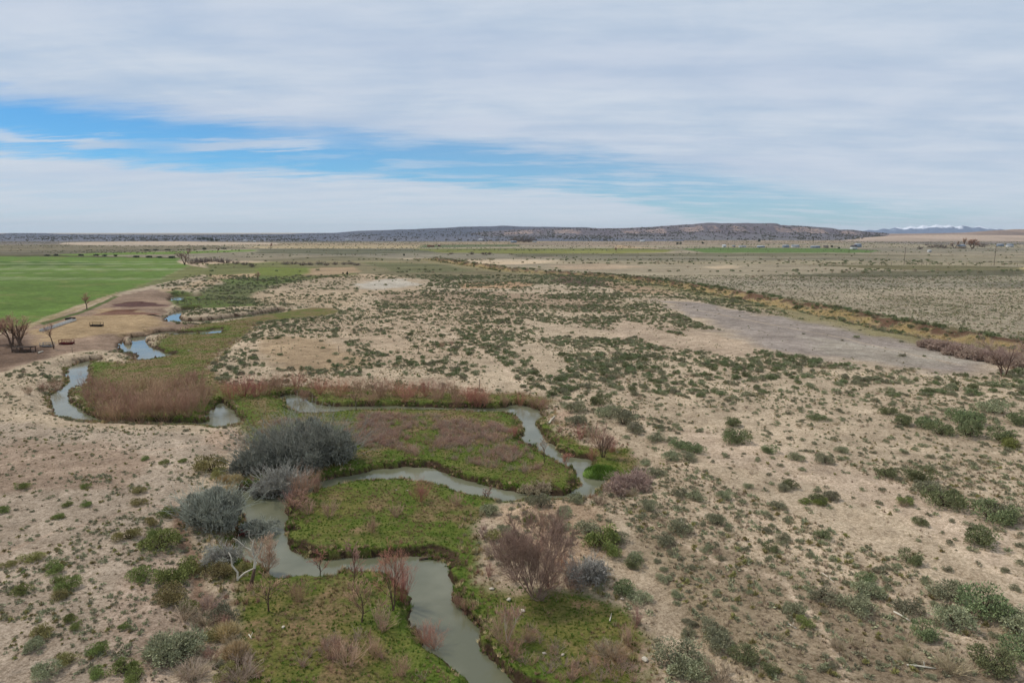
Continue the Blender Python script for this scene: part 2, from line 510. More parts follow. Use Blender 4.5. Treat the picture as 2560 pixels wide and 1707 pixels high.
cover([(1500, 706), (1640, 706), (1700, 730), (1660, 742), (1540, 730)], (182, 156, 128), 4, 4, 10)
# stock yard and track
cover([(-200, 880), (60, 830), (100, 806), (190, 784), (300, 738), (370, 722), (420, 735), (430, 765), (402, 790), (430, 812), (560, 806), (470, 828), (390, 832), (310, 848), (285, 876), (200, 882), (110, 905), (40, 925), (-200, 980)],
      (162, 138, 118), 2.0, 2.0, 6)
cover([(90, 830), (190, 800), (270, 775), (350, 782), (420, 800), (440, 815), (330, 838), (200, 850), (120, 868)], (182, 156, 120), 6, 5.0, 7)
cover([(-200, 855), (60, 850), (130, 872), (120, 900), (-200, 960)], (126, 104, 88), 4, 3, 7)
cover([(285, 738), (372, 718), (440, 704), (448, 708), (375, 726), (300, 742), (215, 772), (200, 770)], (204, 182, 156), 1.5, 1, 6)
cover([(60, 822), (190, 774), (300, 734), (300, 737), (190, 780), (62, 830)], (170, 152, 118), 1.0, 0.8, 5)
cover([(72, 816), (190, 768), (300, 731), (300, 733.5), (190, 772), (72, 822)], (176, 158, 124), 0.7, 0.5, 5)
cover([(100, 812), (200, 783), (290, 742), (300, 744), (225, 780), (110, 818)], (94, 108, 56), 1.0, 0.8, 5)
cover([(280, 765), (320, 758), (350, 756), (400, 762), (370, 768), (300, 770)], (96, 66, 58), 1.5, 1.0, 5)
cover([(250, 786), (290, 778), (350, 777), (330, 784), (280, 788)], (118, 84, 66), 1.5, 1.0, 5)
cover([(280, 880), (330, 868), (420, 862), (380, 880), (330, 890)], (118, 92, 74), 2, 1, 5)
# sand desert, tints
cover([(640, 800), (1000, 760), (1200, 750), (1300, 790), (1200, 900), (900, 930), (640, 900)], (198, 176, 150), 8, 6, 14)
cover([(640, 850), (760, 845), (860, 870), (900, 920), (800, 940), (660, 930)], (180, 156, 126), 5, 5, 10)
cover([(920, 735), (1200, 730), (1500, 745), (1600, 790), (1300, 775), (1000, 770)], (180, 158, 134), 6, 6, 15)
cover([(1640, 752), (1740, 756), (1900, 790), (2050, 808), (2250, 842), (2400, 872), (2510, 905), (2470, 938), (2250, 930), (2050, 908), (1900, 872), (1800, 820), (1700, 785)], (166, 154, 144), 12, 10, 14)
cover([(2020, 850), (2300, 880), (2450, 915), (2300, 925), (2050, 895)], (176, 166, 152), 8, 6, 12)
cover([(1520, 800), (1700, 820), (1850, 860), (1980, 905), (1800, 905), (1600, 860), (1400, 810)], (202, 180, 156), 5, 4, 10)
cover([(1700, 1080), (1900, 1120), (2200, 1200), (2560, 1330), (2560, 1480), (2300, 1330), (2050, 1230), (1800, 1170)], (206, 184, 160), 3, 3, 8)
cover([(1500, 1260), (1700, 1330), (1900, 1460), (2100, 1600), (2200, 1707), (2300, 1850), (1900, 1850), (1750, 1600), (1600, 1420)], (168, 150, 124), 3, 3, 6)
cover([(1740, 1380), (1980, 1450), (2200, 1560), (2560, 1707), (2560, 1850), (2200, 1850), (1950, 1620)], (164, 146, 122), 3, 3, 5)
cover([(1240, 1262), (1420, 1250), (1520, 1290), (1560, 1400), (1420, 1440), (1300, 1380), (1230, 1300)], (194, 168, 140), 1.5, 1.5, 4)
cover([(-600, 1050), (200, 1080), (560, 1100), (500, 1250), (400, 1450), (400, 1707), (400, 1850), (-900, 1850)], (186, 168, 148), 4, 4, 7)
cover([(-400, 1140), (200, 1110), (420, 1150), (330, 1240), (-300, 1260)], (172, 150, 130), 3, 4, 8)
cover([(300, 1480), (400, 1380), (420, 1320), (440, 1400), (480, 1600), (380, 1850), (250, 1707)], (190, 168, 148), 2, 2, 4)
cover([(425, 1270), (445, 1280), (480, 1340), (520, 1410), (500, 1470), (560, 1500), (620, 1490), (560, 1530), (480, 1520), (470, 1420), (440, 1350)], (150, 124, 104), 0.8, 0.8, 3)
# sandy bluff lips by the river
cover([(1370, 1065), (1380, 1035), (1410, 1015), (1430, 1040), (1420, 1090), (1400, 1085)], (194, 168, 144), 1.5, 1, 4)
cover([(540, 1075), (610, 1072), (630, 1110), (560, 1140), (500, 1110)], (184, 160, 138), 2, 1.5, 4)


def trail(line, w, rgb, feather=0.8):
    a = np.array(line, float); x_, y_ = G(a[:, 0], a[:, 1]); p = np.stack([x_, y_], 1)
    tn = np.gradient(p, axis=0); tn /= np.linalg.norm(tn, axis=1, keepdims=True)
    nn = np.stack([-tn[:, 1], tn[:, 0]], 1)
    COVER.append((np.concatenate([p + nn * w / 2, (p - nn * w / 2)[::-1]]), np.array(lin(*rgb)), feather, 0.5, 3.0))


P_CROP = poly_w([(-1200, 641), (120, 641), (300, 641), (452, 646), (440, 656), (475, 664), (400, 700), (300, 735), (190, 768), (82, 812), (0, 838), (-300, 930), (-1400, 1200)])
TC = (214, 192, 166)
trail([(1640, 1090), (1700, 1150), (1762, 1216), (1875, 1297), (2055, 1405), (2200, 1490), (2420, 1620), (2600, 1720)], 0.9, TC)
trail([(1500, 1260), (1640, 1340), (1790, 1420), (1956, 1469), (2010, 1540), (2080, 1640), (2140, 1760)], 0.8, TC)
trail([(1040, 800), (1130, 845), (1230, 905), (1300, 960), (1360, 1010), (1400, 1030)], 1.6, TC)
trail([(870, 780), (900, 800), (1000, 830), (1090, 860), (1180, 900)], 1.5, TC)
trail([(1150, 820), (1300, 812), (1500, 845), (1700, 900), (1900, 990), (2100, 1060)], 1.2, TC)
trail([(1550, 950), (1600, 1060), (1680, 1130), (1740, 1200)], 1.0, TC)
trail([(-40, 1180), (100, 1150), (260, 1130), (430, 1130), (540, 1110)], 0.6, (196, 172, 150))
trail([(0, 1400), (150, 1340), (330, 1290), (440, 1270)], 0.5, (196, 172, 150))
trail([(1150, 730), (1500, 735), (1800, 790), (2100, 850), (2400, 920)], 1.2, (190, 174, 156))
trail([(1900, 1120), (2000, 1200), (2200, 1290), (2400, 1400), (2600, 1500)], 0.8, TC)


def cover_at(x, y, z, md, wde, t, flat, cd):
    n = len(x)
    c = np.tile(np.array(SAND), (n, 1))
    dist = np.hypot(x, y)
    for poly, rgb, fe, warp, ws in COVER:
        mn = poly.min(0) - fe - warp; mx = poly.max(0) + fe + warp
        m = (x > mn[0]) & (x < mx[0]) & (y > mn[1]) & (y < mx[1])
        if not m.any():
            continue
        xs, ys = x[m], y[m]
        if warp:
            xs = xs + (fbm(xs, ys, ws, 3, 5) - 0.5) * 2 * warp
            ys = ys + (fbm(x[m], ys, ws, 3, 77) - 0.5) * 2 * warp
        s = sdist(poly, xs, ys)
        w = smoothstep(fe * 0.5, -fe * 0.5, s)[:, None]
        c[m] = c[m] * (1 - w) + rgb * w
    near_m = smoothstep(600, 300, dist)
    c = c * (1 - 0.16 * near_m[:, None])
    mo = fbm(x * 0.8 + y * 0.2, y, 7.0, 5, 421) - 0.5
    mo2 = fbm(x, y, 2.2, 4, 423) - 0.5
    c = c * (1 + (near_m * (0.42 * mo + 0.40 * mo2))[:, None])
    fr = smoothstep(260, 520, dist)[:, None]
    st1 = fbm(x * 0.22 + y * 0.02, y - x * 0.1, 26, 4, 401)[:, None] - 0.5
    st2 = fbm(x * 0.12, y, 95, 4, 402)[:, None] - 0.5
    st3 = fbm(x * 0.5, y, 9, 3, 403)[:, None] - 0.5
    fld = np.ones((n, 1)); fm = (c[:, 1] > c[:, 0] * 1.15); fld[fm] = 0.25
    c = c * (1 - 0.13 * fr)
    c = c * (1 + fr * fld * (0.75 * st1 + 0.6 * st2 + 0.5 * st3))
    c = c * (1 + fr * fld * st2 * np.array([0.16, 0.0, -0.14]))
    # canal: yellow dead grass on the near side, dark scrub on the crest and beyond
    m = np.abs(cd) < 40
    cs = cd[m] + (fbm(x[m], y[m], 7, 3, 91) - 0.5) * 12
    cc = c[m]
    for lo, hi, rgb, fe in ((-24, -4, (142, 132, 98), 6), (-8, -3, (160, 138, 96), 3), (-3.0, 1.5, (104, 80, 64), 1.5), (1.5, 9, (120, 116, 86), 2)):
        w = (smoothstep(lo - fe, lo + fe, cs) * smoothstep(hi + fe, hi - fe, cs))[:, None]
        cc = cc * (1 - w) + np.array(lin(*rgb)) * w
    c[m] = cc
    # crop field: thin spots, drill rows, damp pale strips
    fd = sd_box(P_CROP, x, y, 5.0)
    m = fd < 2
    if m.any():
        u_ = x[m] * 0.80 - y[m] * 0.6; v_ = x[m] * 0.6 + y[m] * 0.80
        k_ = 1 + 0.34 * (fbm(x[m], y[m], 30, 4, 501) - 0.5) + 0.20 * (fbm(u_ * 0.15, v_, 4.0, 3, 503) - 0.5)
        c[m] = c[m] * k_[:, None]
        th = smoothstep(0.60, 0.76, fbm(x[m], y[m], 14, 4, 505))[:, None] * 0.5
        c[m] = c[m] * (1 - th) + np.array(lin(130, 132, 78)) * th
        pl = (smoothstep(0.66, 0.72, fbm(x[m] * 0.06, y[m], 24, 3, 507)) * smoothstep(350, 480, y[m]))[:, None] * 0.6
        c[m] = c[m] * (1 - pl) + np.array(lin(152, 160, 120)) * pl
    # flood-plain meadow
    mdw = md + (fbm(x, y, 6, 4, 61) - 0.5) * 5
    veg = smoothstep(1.6, -1.0, mdw)
    g1, g2, g3 = np.array(lin(86, 100, 40)), np.array(lin(100, 102, 50)), np.array(lin(122, 106, 74))
    a = fbm(x, y, 9, 4, 33)[:, None]; b = fbm(x, y, 3.0, 4, 35)[:, None]
    wet = smoothstep(5, 0.5, wde)[:, None]
    g = g1 * (1 - smoothstep(0.42, 0.62, a)) + g2 * smoothstep(0.42, 0.62, a)
    fm_ = smoothstep(90, 125, y)[:, None]
    k = np.clip(smoothstep(0.5 - 0.14 * fm_, 0.7 - 0.1 * fm_, b) * 0.75 + 0.15 * fm_, 0, 0.85) * (1 - wet * 0.8)
    g = g * (1 - k) + g3 * k
    g = g * (1 - wet * 0.5) + np.array(lin(86, 108, 40)) * wet * 0.5
    c = c * (1 - veg[:, None]) + g * veg[:, None]
    # banks: dark wet mud in the cut face and under water
    mud = (1 - smoothstep(0.80, 0.99, t)) * (1 - flat) * (wde < 3)
    mud = np.maximum(mud, smoothstep(WZ + 0.30, WZ + 0.05, z) * (wde < 6))[:, None]
    c = c * (1 - mud) + np.array(lin(72, 58, 44)) * mud
    veg = veg * (1 - mud[:, 0])
    return c, veg


# ------------------------------------------------------------------ mesh helpers
def mk_mesh(name, V, F3=None, F4=None, mats=(), mi=None, smooth=False):
    me = bpy.data.meshes.new(name)
    V = np.asarray(V, np.float32)
    me.vertices.add(len(V)); me.vertices.foreach_set('co', V.ravel())
    loops = []; tot = []
    if F3 is not None and len(F3):
        F3 = np.asarray(F3, np.int32); loops.append(F3.ravel()); tot.append(np.full(len(F3), 3, np.int32))
    if F4 is not None and len(F4):
        F4 = np.asarray(F4, np.int32); loops.append(F4.ravel()); tot.append(np.full(len(F4), 4, np.int32))
    L = np.concatenate(loops); T = np.concatenate(tot)
    S = np.concatenate([[0], np.cumsum(T)[:-1]]).astype(np.int32)
    me.loops.add(len(L)); me.loops.foreach_set('vertex_index', L)
    me.polygons.add(len(T)); me.polygons.foreach_set('loop_start', S); me.polygons.foreach_set('loop_total', T)
    if smooth:
        me.polygons.foreach_set('use_smooth', np.ones(len(T), bool))
    for m in mats:
        me.materials.append(m)
    if mi is not None:
        me.polygons.foreach_set('material_index', np.asarray(mi, np.int32))
    me.update(calc_edges=True)
    return me


def ob(name, data, parent=None, loc=None, rotz=None, scale=None, link=True):
    o = bpy.data.objects.new(name, data)
    if loc is not None: o.location = loc
    if rotz is not None: o.rotation_euler = (0, 0, rotz)
    if scale is not None: o.scale = scale if hasattr(scale, '__len__') else (scale,) * 3
    if parent: o.parent = parent
    if link: COL.objects.link(o)
    return o


def tag(o, label=None, cat=None, group=None, kind=None):
    if label: o['label'] = label
    if cat: o['category'] = cat
    if group: o['group'] = group
    if kind: o['kind'] = kind
    return o


def copy_tree(o, **kw):
    c = o.copy(); COL.objects.link(c)
    for ch in o.children:
        d = ch.copy(); COL.objects.link(d); d.parent = c
        for g in ch.children:
            e = g.copy(); COL.objects.link(e); e.parent = d
    return c


class Buf:
    """collects boxes, tubes and triangles"""
    def __init__(self):
        self.v = []; self.f3 = []; self.f4 = []; self.n = 0

    def add(self, V, F3=None, F4=None):
        V = np.asarray(V, float)
        self.v.append(V)
        if F3 is not None: self.f3.append(np.asarray(F3) + self.n)
        if F4 is not None: self.f4.append(np.asarray(F4) + self.n)
        self.n += len(V)
        return self

    def box(self, x0, y0, z0, x1, y1, z1):
        V = [(x, y, z) for z in (z0, z1) for y in (y0, y1) for x in (x0, x1)]
        return self.add(V, None, [(0, 2, 3, 1), (4, 5, 7, 6), (0, 1, 5, 4), (1, 3, 7, 5), (3, 2, 6, 7), (2, 0, 4, 6)])

    def tubes(self, P, R, sides=3):
        """P (k,m,3) chains, R (k,m) radii"""
        P = np.asarray(P, float); R = np.asarray(R, float)
        k, m, _ = P.shape
        d = np.gradient(P, axis=1)
        d /= np.maximum(np.linalg.norm(d, axis=2, keepdims=True), 1e-6)
        ref = np.where(np.abs(d[..., 2:3]) > 0.9, np.array([1.0, 0, 0]), np.array([0, 0, 1.0]))
        a = np.cross(d, ref); a /= np.maximum(np.linalg.norm(a, axis=2, keepdims=True), 1e-6)
        b = np.cross(d, a)
        V = np.zeros((k, m, sides, 3))
        for s in range(sides):
            th = 2 * math.pi * s / sides
            V[:, :, s] = P + R[..., None] * (math.cos(th) * a + math.sin(th) * b)
        idx = np.arange(k * m * sides).reshape(k, m, sides)
        fs = []
        for s in range(sides):
            t = (s + 1) % sides
            fs.append(np.stack([idx[:, :-1, s], idx[:, :-1, t], idx[:, 1:, t], idx[:, 1:, s]], -1).reshape(-1, 4))
        tip = []
        for s in range(1, sides - 1):
            tip.append(np.stack([idx[:, -1, 0], idx[:, -1, s], idx[:, -1, s + 1]], -1))
        return self.add(V.reshape(-1, 3), np.concatenate(tip), np.concatenate(fs))

    def mesh(self, name, mats=(), smooth=False):
        return mk_mesh(name, np.concatenate(self.v), np.concatenate(self.f3) if self.f3 else None,
                       np.concatenate(self.f4) if self.f4 else None, mats, None, smooth)


# ------------------------------------------------------------------ materials
def mat(name):
    m = bpy.data.materials.new(name)
    m.use_nodes = True
    t = NT(m.node_tree)
    b = m.node_tree.nodes['Principled BSDF']
    b.inputs['Roughness'].default_value = 0.9
    b.inputs['Specular IOR Level'].default_value = 0.15
    return m, t, b


def simple(name, rgb, var=0.25, scale=3.0, rough=0.9, rnd=0.0, bump=0.0):
    """base colour with noise wear and, for plants, a shift from one individual to the next"""
    m, t, b = mat(name)
    tcn = t.n('ShaderNodeTexCoord')
    n = t.noise(tcn.outputs['Object'], scale, 5, 0.6)
    c = lin(*rgb)
    lo = tuple(v * (1 - var) for v in c); hi = tuple(v * (1 + var) for v in c)
    col = t.mix(t.ramp(n, 0.3, 0.7), lo, hi)
    if rnd:
        oi = t.n('ShaderNodeObjectInfo')
        gm = t.n('ShaderNodeNewGeometry')
        r = t.math('ADD', t.math('MULTIPLY', oi.outputs['Random'], 0.5), t.math('MULTIPLY', gm.outputs['Random Per Island'], 0.5))
        hs = t.n('ShaderNodeHueSaturation')
        t.link(t.math('ADD', 0.5, t.math('MULTIPLY', t.math('SUBTRACT', oi.outputs['Random'], 0.5), 0.05 * rnd / 0.4)), hs.inputs['Hue'])
        t.link(t.ramp(r, 0, 1, 1 - rnd, 1 + rnd, False), hs.inputs['Value'])
        t.link(col, hs.inputs['Color'])
        col = hs.outputs[0]
    t.link(col, b.inputs['Base Color'])
    b.inputs['Roughness'].default_value = rough
    if bump:
        bp = t.n('ShaderNodeBump')
        bp.inputs['Strength'].default_value = bump
        t.link(n, bp.inputs['Height'])
        t.link(bp.outputs[0], b.inputs['Normal'])
    return m


# ground
M_ground, t, b = mat('ground_soil_and_grass')
at_c = t.n('ShaderNodeAttribute', attribute_name='cover')
at_v = t.n('ShaderNodeAttribute', attribute_name='veg')
geo = t.n('ShaderNodeNewGeometry')
Pn = geo.outputs['Position']
n_big = t.noise(Pn, 0.035, 5, 0.6)
n_mid = t.noise(Pn, 0.35, 6, 0.65)
n_fin = t.noise(Pn, 2.6, 6, 0.72)
n_peb = t.noise(Pn, 7.0, 4, 0.7)
base = at_c.outputs['Color']
sand = t.mix(1.0, base, t.mix(t.ramp(n_big, 0.3, 0.7), (0.88, 0.86, 0.84), (1.10, 1.09, 1.08)), 'MULTIPLY')
sand = t.mix(1.0, sand, t.mix(t.ramp(n_mid, 0.32, 0.68), (0.84, 0.82, 0.80), (1.12, 1.12, 1.12)), 'MULTIPLY')
sand = t.mix(1.0, sand, t.mix(t.ramp(n_fin, 0.36, 0.60), (0.66, 0.64, 0.60), (1.10, 1.10, 1.10)), 'MULTIPLY')
sand = t.mix(1.0, sand, t.mix(t.ramp(n_peb, 0.40, 0.52), (0.70, 0.68, 0.64), (1.06, 1.06, 1.06)), 'MULTIPLY')
lit = t.noise(Pn, 1.1, 9, 0.82, dist=0.4)
lit2 = t.noise(Pn, 0.16, 3, 0.6)
litm = t.math('MULTIPLY', t.ramp(lit, 0.53, 0.62), t.ramp(lit2, 0.35, 0.60, 0.35, 1.0))
sand = t.mix(t.math('MULTIPLY', litm, 0.62), sand, t.mix(1.0, base, (0.42, 0.42, 0.40), 'MULTIPLY'))
pal = t.noise(Pn, 0.22, 7, 0.7, dist=0.8)
sand = t.mix(t.math('MULTIPLY', t.ramp(pal, 0.55, 0.66), 0.35), sand, t.mix(1.0, base, (1.28, 1.27, 1.25), 'MULTIPLY'))
g_a = t.noise(Pn, 0.8, 6, 0.7)
g_b = t.noise(Pn, 4.0, 5, 0.7)
grs = t.mix(1.0, base, t.mix(t.ramp(g_a, 0.35, 0.65), (0.72, 0.80, 0.62), (1.34, 1.10, 1.35)), 'MULTIPLY')
grs = t.mix(1.0, grs, t.mix(t.ramp(g_b, 0.35, 0.6), (0.6, 0.66, 0.55), (1.2, 1.15, 1.25)), 'MULTIPLY')
t.link(t.mix(at_v.outputs['Fac'], sand, grs), b.inputs['Base Color'])
b.inputs['Roughness'].default_value = 0.95
b.inputs['Specular IOR Level'].default_value = 0.08
bp = t.n('ShaderNodeBump')
bp.inputs['Strength'].default_value = 0.55
bp.inputs['Distance'].default_value = 0.25
t.link(t.math('ADD', n_fin, t.math('MULTIPLY', n_peb, 0.5)), bp.inputs['Height'])
t.link(bp.outputs[0], b.inputs['Normal'])

# water
M_water, t, b = mat('murky_creek_water')
geo = t.n('ShaderNodeNewGeometry')
nw = t.noise(geo.outputs['Position'], 0.12, 4, 0.6)
t.link(t.mix(t.ramp(nw, 0.35, 0.65), lin(98, 98, 76), lin(118, 116, 94)), b.inputs['Base Color'])
b.inputs['Roughness'].default_value = 0.06
b.inputs['IOR'].default_value = 1.42
b.inputs['Specular IOR Level'].default_value = 0.5
bp = t.n('ShaderNodeBump'); bp.inputs['Strength'].default_value = 0.35; bp.inputs['Distance'].default_value = 0.05
t.link(t.math('MULTIPLY', t.noise(geo.outputs['Position'], 2.6, 4, 0.6), t.ramp(t.noise(geo.outputs['Position'], 0.10, 3, 0.5), 0.4, 0.6, 0.15, 1.0)), bp.inputs['Height'])
t.link(bp.outputs[0], b.inputs['Normal'])

M_sage = simple('sagebrush_leaf', (150, 148, 116), 0.25, 2.0, 0.9, 0.40)
M_dark = simple('greasewood_leaf', (126, 132, 92), 0.25, 2.0, 0.9, 0.40)
M_green = simple('bright_green_leaf', (130, 138, 78), 0.25, 2.0, 0.9, 0.35)
M_olive = simple('olive_leaf', (152, 142, 92), 0.25, 2.0, 0.9, 0.35)
M_dry = simple('dry_grey_twig', (172, 154, 126), 0.25, 2.0, 0.9, 0.35)
M_grey = simple('silver_grey_twig', (150, 150, 134), 0.35, 0.9, 0.9, 0.30)
M_bgrey = simple('blue_grey_twig', (168, 163, 150), 0.25, 1.2, 0.9, 0.30)
M_red = simple('red_willow_twig', (182, 128, 108), 0.2, 1.0, 0.85, 0.25)
M_pink = simple('pink_brown_twig', (184, 148, 128), 0.2, 1.0, 0.85, 0.25)
M_rust = simple('rusty_root', (128, 62, 44), 0.3, 2.0, 0.9, 0.2)
M_brown = simple('brown_willow_twig', (174, 138, 114), 0.2, 1.0, 0.85, 0.25)
M_purple = simple('mauve_grey_twig', (170, 146, 130), 0.2, 1.0, 0.85, 0.25)
M_plum = simple('plum_brown_twig', (142, 114, 102), 0.2, 1.0, 0.85, 0.25)
M_bark = simple('dark_bark', (96, 78, 64), 0.3, 4.0, 0.9, 0.1)
M_pale = simple('bleached_wood', (202, 192, 172), 0.15, 3.0, 0.8, 0.1)
M_straw = simple('straw_grass', (200, 178, 134), 0.2, 2.0, 0.9, 0.25)
M_grass = simple('meadow_grass_blade', (102, 122, 46), 0.2, 1.0, 0.85, 0.35)
M_grassd = simple('sedge_blade', (150, 132, 90), 0.2, 1.0, 0.85, 0.35)
M_stem = simple('shrub_stem', (86, 72, 60), 0.25, 4.0)

# ------------------------------------------------------------------ ground mesh
ang = np.concatenate([np.radians(np.linspace(-180, -41, 36)), np.radians(np.linspace(-40.5, 40.5, 680)), np.radians(np.linspace(41, 180, 36))])
r1 = np.linspace(1.0, 36, 18)
r2 = 36 * np.exp(np.arange(1, 560) * 0.0041)
r3 = r2[-1] * np.exp(np.arange(1, 205) * 0.0205)
rad = np.concatenate([r1, r2, r3])
rad = rad[rad < 24000]
A, R = np.meshgrid(ang, rad)
X = (R * np.sin(A)); Y = (R * np.cos(A))
z, md, wde, tt, flat, cd = height(X, Y, True)
cc, veg = cover_at(X.ravel(), Y.ravel(), z.ravel(), md.ravel(), wde.ravel(), tt.ravel(), flat.ravel(), cd.ravel())
nr, na = X.shape
idx = np.arange(nr * na).reshape(nr, na)
quads = np.stack([idx[:-1, :-1], idx[:-1, 1:], idx[1:, 1:], idx[1:, :-1]], -1).reshape(-1, 4)
V = np.stack([X.ravel(), Y.ravel(), z.ravel()], 1)
V = np.vstack([V, [[0, 0, float(z[0].mean())]]])
fan = np.stack([idx[0, 1:], idx[0, :-1], np.full(na - 1, len(V) - 1)], -1)
me = mk_mesh('ground', V, fan[:, ::-1][:, [1, 0, 2]], quads[:, ::-1], [M_ground], None, True)
ca = me.color_attributes.new('cover', 'FLOAT_COLOR', 'POINT')
full = np.ones((len(V), 4), np.float32); full[:-1, :3] = cc; full[-1, :3] = SAND
ca.data.foreach_set('color', full.ravel())
va = me.attributes.new('veg', 'FLOAT', 'POINT')
vf = np.zeros(len(V), np.float32); vf[:-1] = veg
va.data.foreach_set('value', vf)
tag(ob('ground', me), kind='structure')
print('ground verts', len(V))

# creek surface: one level sheet in the carved bed
bx = np.concatenate(WPOLY)
x0, y0 = bx.min(0) - 4; x1, y1 = bx.max(0) + 4
cr = mk_mesh('creek_water', [(x0, y0, WZ), (x1, y0, WZ), (x1, y1, WZ), (x0, y1, WZ)], None, [(0, 1, 2, 3)], [M_water])
tag(ob('creek_water', cr), kind='structure')

# ------------------------------------------------------------------ plant builders (unit size: radius about 1 unless said)
def rdir(r, n):
    v = r.normal(size=(n, 3)); v /= np.linalg.norm(v, axis=1, keepdims=True)
    return v


def leafy(seed, n=520, h=0.8, leaf=0.11, clumps=9, spread=0.62, long=1.6, cmin=0.26, cmax=0.5, zj=0.0):
    """dome of small leaf-sized faces gathered in clumps of different height"""
    r = np.random.RandomState(seed)
    cx = r.uniform(-1, 1, (clumps, 2)); cx *= spread / np.maximum(1, np.linalg.norm(cx, axis=1))[:, None]
    cr = r.uniform(cmin, cmax, clumps)
    cz = h * r.uniform(0.35, 0.75, clumps) * (1 - 0.35 * np.linalg.norm(cx, axis=1))
    cz = cz * (1 + zj * (r.rand(clumps) - 0.3))
    k = r.randint(0, clumps, n)
    d = rdir(r, n); d[:, 2] = np.abs(d[:, 2]) * 1.2 - 0.35
    rad_ = cr[k] * (0.55 + 0.5 * r.rand(n))
    p = np.stack([cx[k, 0], cx[k, 1], cz[k]], 1) + d * rad_[:, None] * np.array([1, 1, 0.8])
    p[:, 2] = np.clip(p[:, 2], 0.02, h * 1.3) * np.where(r.rand(n) < 0.42, r.rand(n) ** 0.7, 1.0)
    out = d + rdir(r, n) * 0.8 + np.array([0, 0, 0.5])
    out /= np.linalg.norm(out, axis=1, keepdims=True)
    sd_ = np.cross(out, rdir(r, n)); sd_ /= np.linalg.norm(sd_, axis=1, keepdims=True)
    s = leaf * r.uniform(0.6, 1.4, n)[:, None]
    V = np.stack([p - sd_ * s * 0.5, p + sd_ * s * 0.5, p + out * s * long], 1).reshape(-1, 3)
    return V, np.arange(n * 3).reshape(-1, 3)


def leafy_mesh(name, m, seed, **kw):
    V, Fc = leafy(seed, **kw)
    return mk_mesh(name, V, Fc, None, [m])


def kids(r, P, R, per, lo, hi, lenr, ang, m=4, up=0.25, wig=0.08, thick=0.6, keepz=None):
    """child chains growing off parent chains"""
    k = len(P)
    t = r.uniform(lo, hi, (k, per)); mm = P.shape[1] - 1
    fi = t * mm; i0 = np.clip(fi.astype(int), 0, mm - 1); fr = fi - i0
    ks = np.arange(k)[:, None]
    a = P[ks, i0]; b_ = P[ks, i0 + 1]
    st = a + (b_ - a) * fr[..., None]
    dr = (b_ - a); plen = np.linalg.norm(P[:, -1] - P[:, 0], axis=1)[:, None] * np.ones_like(t)
    dr /= np.maximum(np.linalg.norm(dr, axis=2, keepdims=True), 1e-6)
    q = r.normal(size=dr.shape); q -= (q * dr).sum(-1, keepdims=True) * dr
    q /= np.maximum(np.linalg.norm(q, axis=2, keepdims=True), 1e-6)
    an = np.radians(r.uniform(ang[0], ang[1], t.shape))[..., None]
    nd = dr * np.cos(an) + q * np.sin(an) + np.array([0, 0, up])
    nd /= np.linalg.norm(nd, axis=2, keepdims=True)
    L = plen * r.uniform(lenr[0], lenr[1], t.shape) * (1.1 - 0.45 * t)
    st = st.reshape(-1, 3); nd = nd.reshape(-1, 3); L = L.reshape(-1)
    rr = (R[ks, i0] * (1 - fr) + R[ks, i0 + 1] * fr).reshape(-1) * thick
    return grow(r, st, nd, L, rr, m, up * 0.5, wig)


def grow(r, st, nd, L, r0, m=4, up=0.1, wig=0.08, taper=0.35):
    k = len(st)
    P = np.zeros((k, m, 3)); P[:, 0] = st
    d = nd.copy()
    for i in range(1, m):
        P[:, i] = P[:, i - 1] + d * (L / (m - 1))[:, None]
        d = d + r.normal(size=d.shape) * wig * 2 + np.array([0, 0, up])
        d /= np.linalg.norm(d, axis=1, keepdims=True)
    Rr = r0[:, None] * np.linspace(1, taper, m)[None]
    return P, Rr


def bare_tree(name, seed, hgt, trunks=1, lean=12, fork=0.3, m_bark=None, m_twig=None, tw=1.0, n1=7, n2=6, n3=6, n4=0, a1=(25, 55), twr=0.012, r0=0.035, up=0.22):
    """trunk and main limbs as one part, the twigs as another; height hgt in metres, base at the origin"""
    r = np.random.RandomState(seed)
    az_ = r.uniform(0, 6.28, trunks); ln = np.radians(r.uniform(lean * 0.4, lean, trunks) if trunks > 1 else np.array([lean * 0.3]))
    nd = np.stack([np.cos(az_) * np.sin(ln), np.sin(az_) * np.sin(ln), np.cos(ln)], 1)
    st = nd * np.array([1, 1, 0]) * 0.05 * hgt - np.array([0, 0, 0.25])
    L = hgt * r.uniform(0.62, 0.85, trunks)
    P0, R0 = grow(r, st, nd, L, np.full(trunks, r0 * hgt), 6, 0.06, 0.05, 0.3)
    P1, R1 = kids(r, P0, R0, n1, fork, 1.0, (0.45, 0.8), a1, 5, up, 0.08, 0.62)
    P2, R2 = kids(r, P1, R1, n2, 0.2, 1.0, (0.4, 0.7), (20, 55), 4, up * 0.8, 0.08, 0.6)
    P3, R3 = kids(r, P2, R2, n3, 0.15, 1.0, (0.45, 0.8), (15, 50), 3, up * 0.6, 0.08, 0.6)
    R3 = np.clip(R3, twr * tw, None)
    bt = Buf(); bt.tubes(P0, R0, 6); bt.tubes(P1, np.maximum(R1, twr * 1.6), 4)
    bc = Buf(); bc.tubes(P2, np.maximum(R2, twr * 1.2 * tw), 3); bc.tubes(P3, R3, 3)
    if n4:
        P4, R4 = kids(r, P3, R3, n4, 0.2, 1.0, (0.5, 0.9), (15, 45), 3, up * 0.4, 0.08, 0.7)
        bc.tubes(P4, np.clip(R4, twr * 0.8 * tw, None), 3)
    vt = np.concatenate(bt.v); vc = np.concatenate(bc.v)
    top_ = np.percentile(vc[:, 2], 99.5)
    s = hgt / top_
    for bb in (bt, bc):
        bb.v = [v * s for v in bb.v]
    return bt.mesh('trunk', [m_bark], True), bc.mesh('crown', [m_twig])


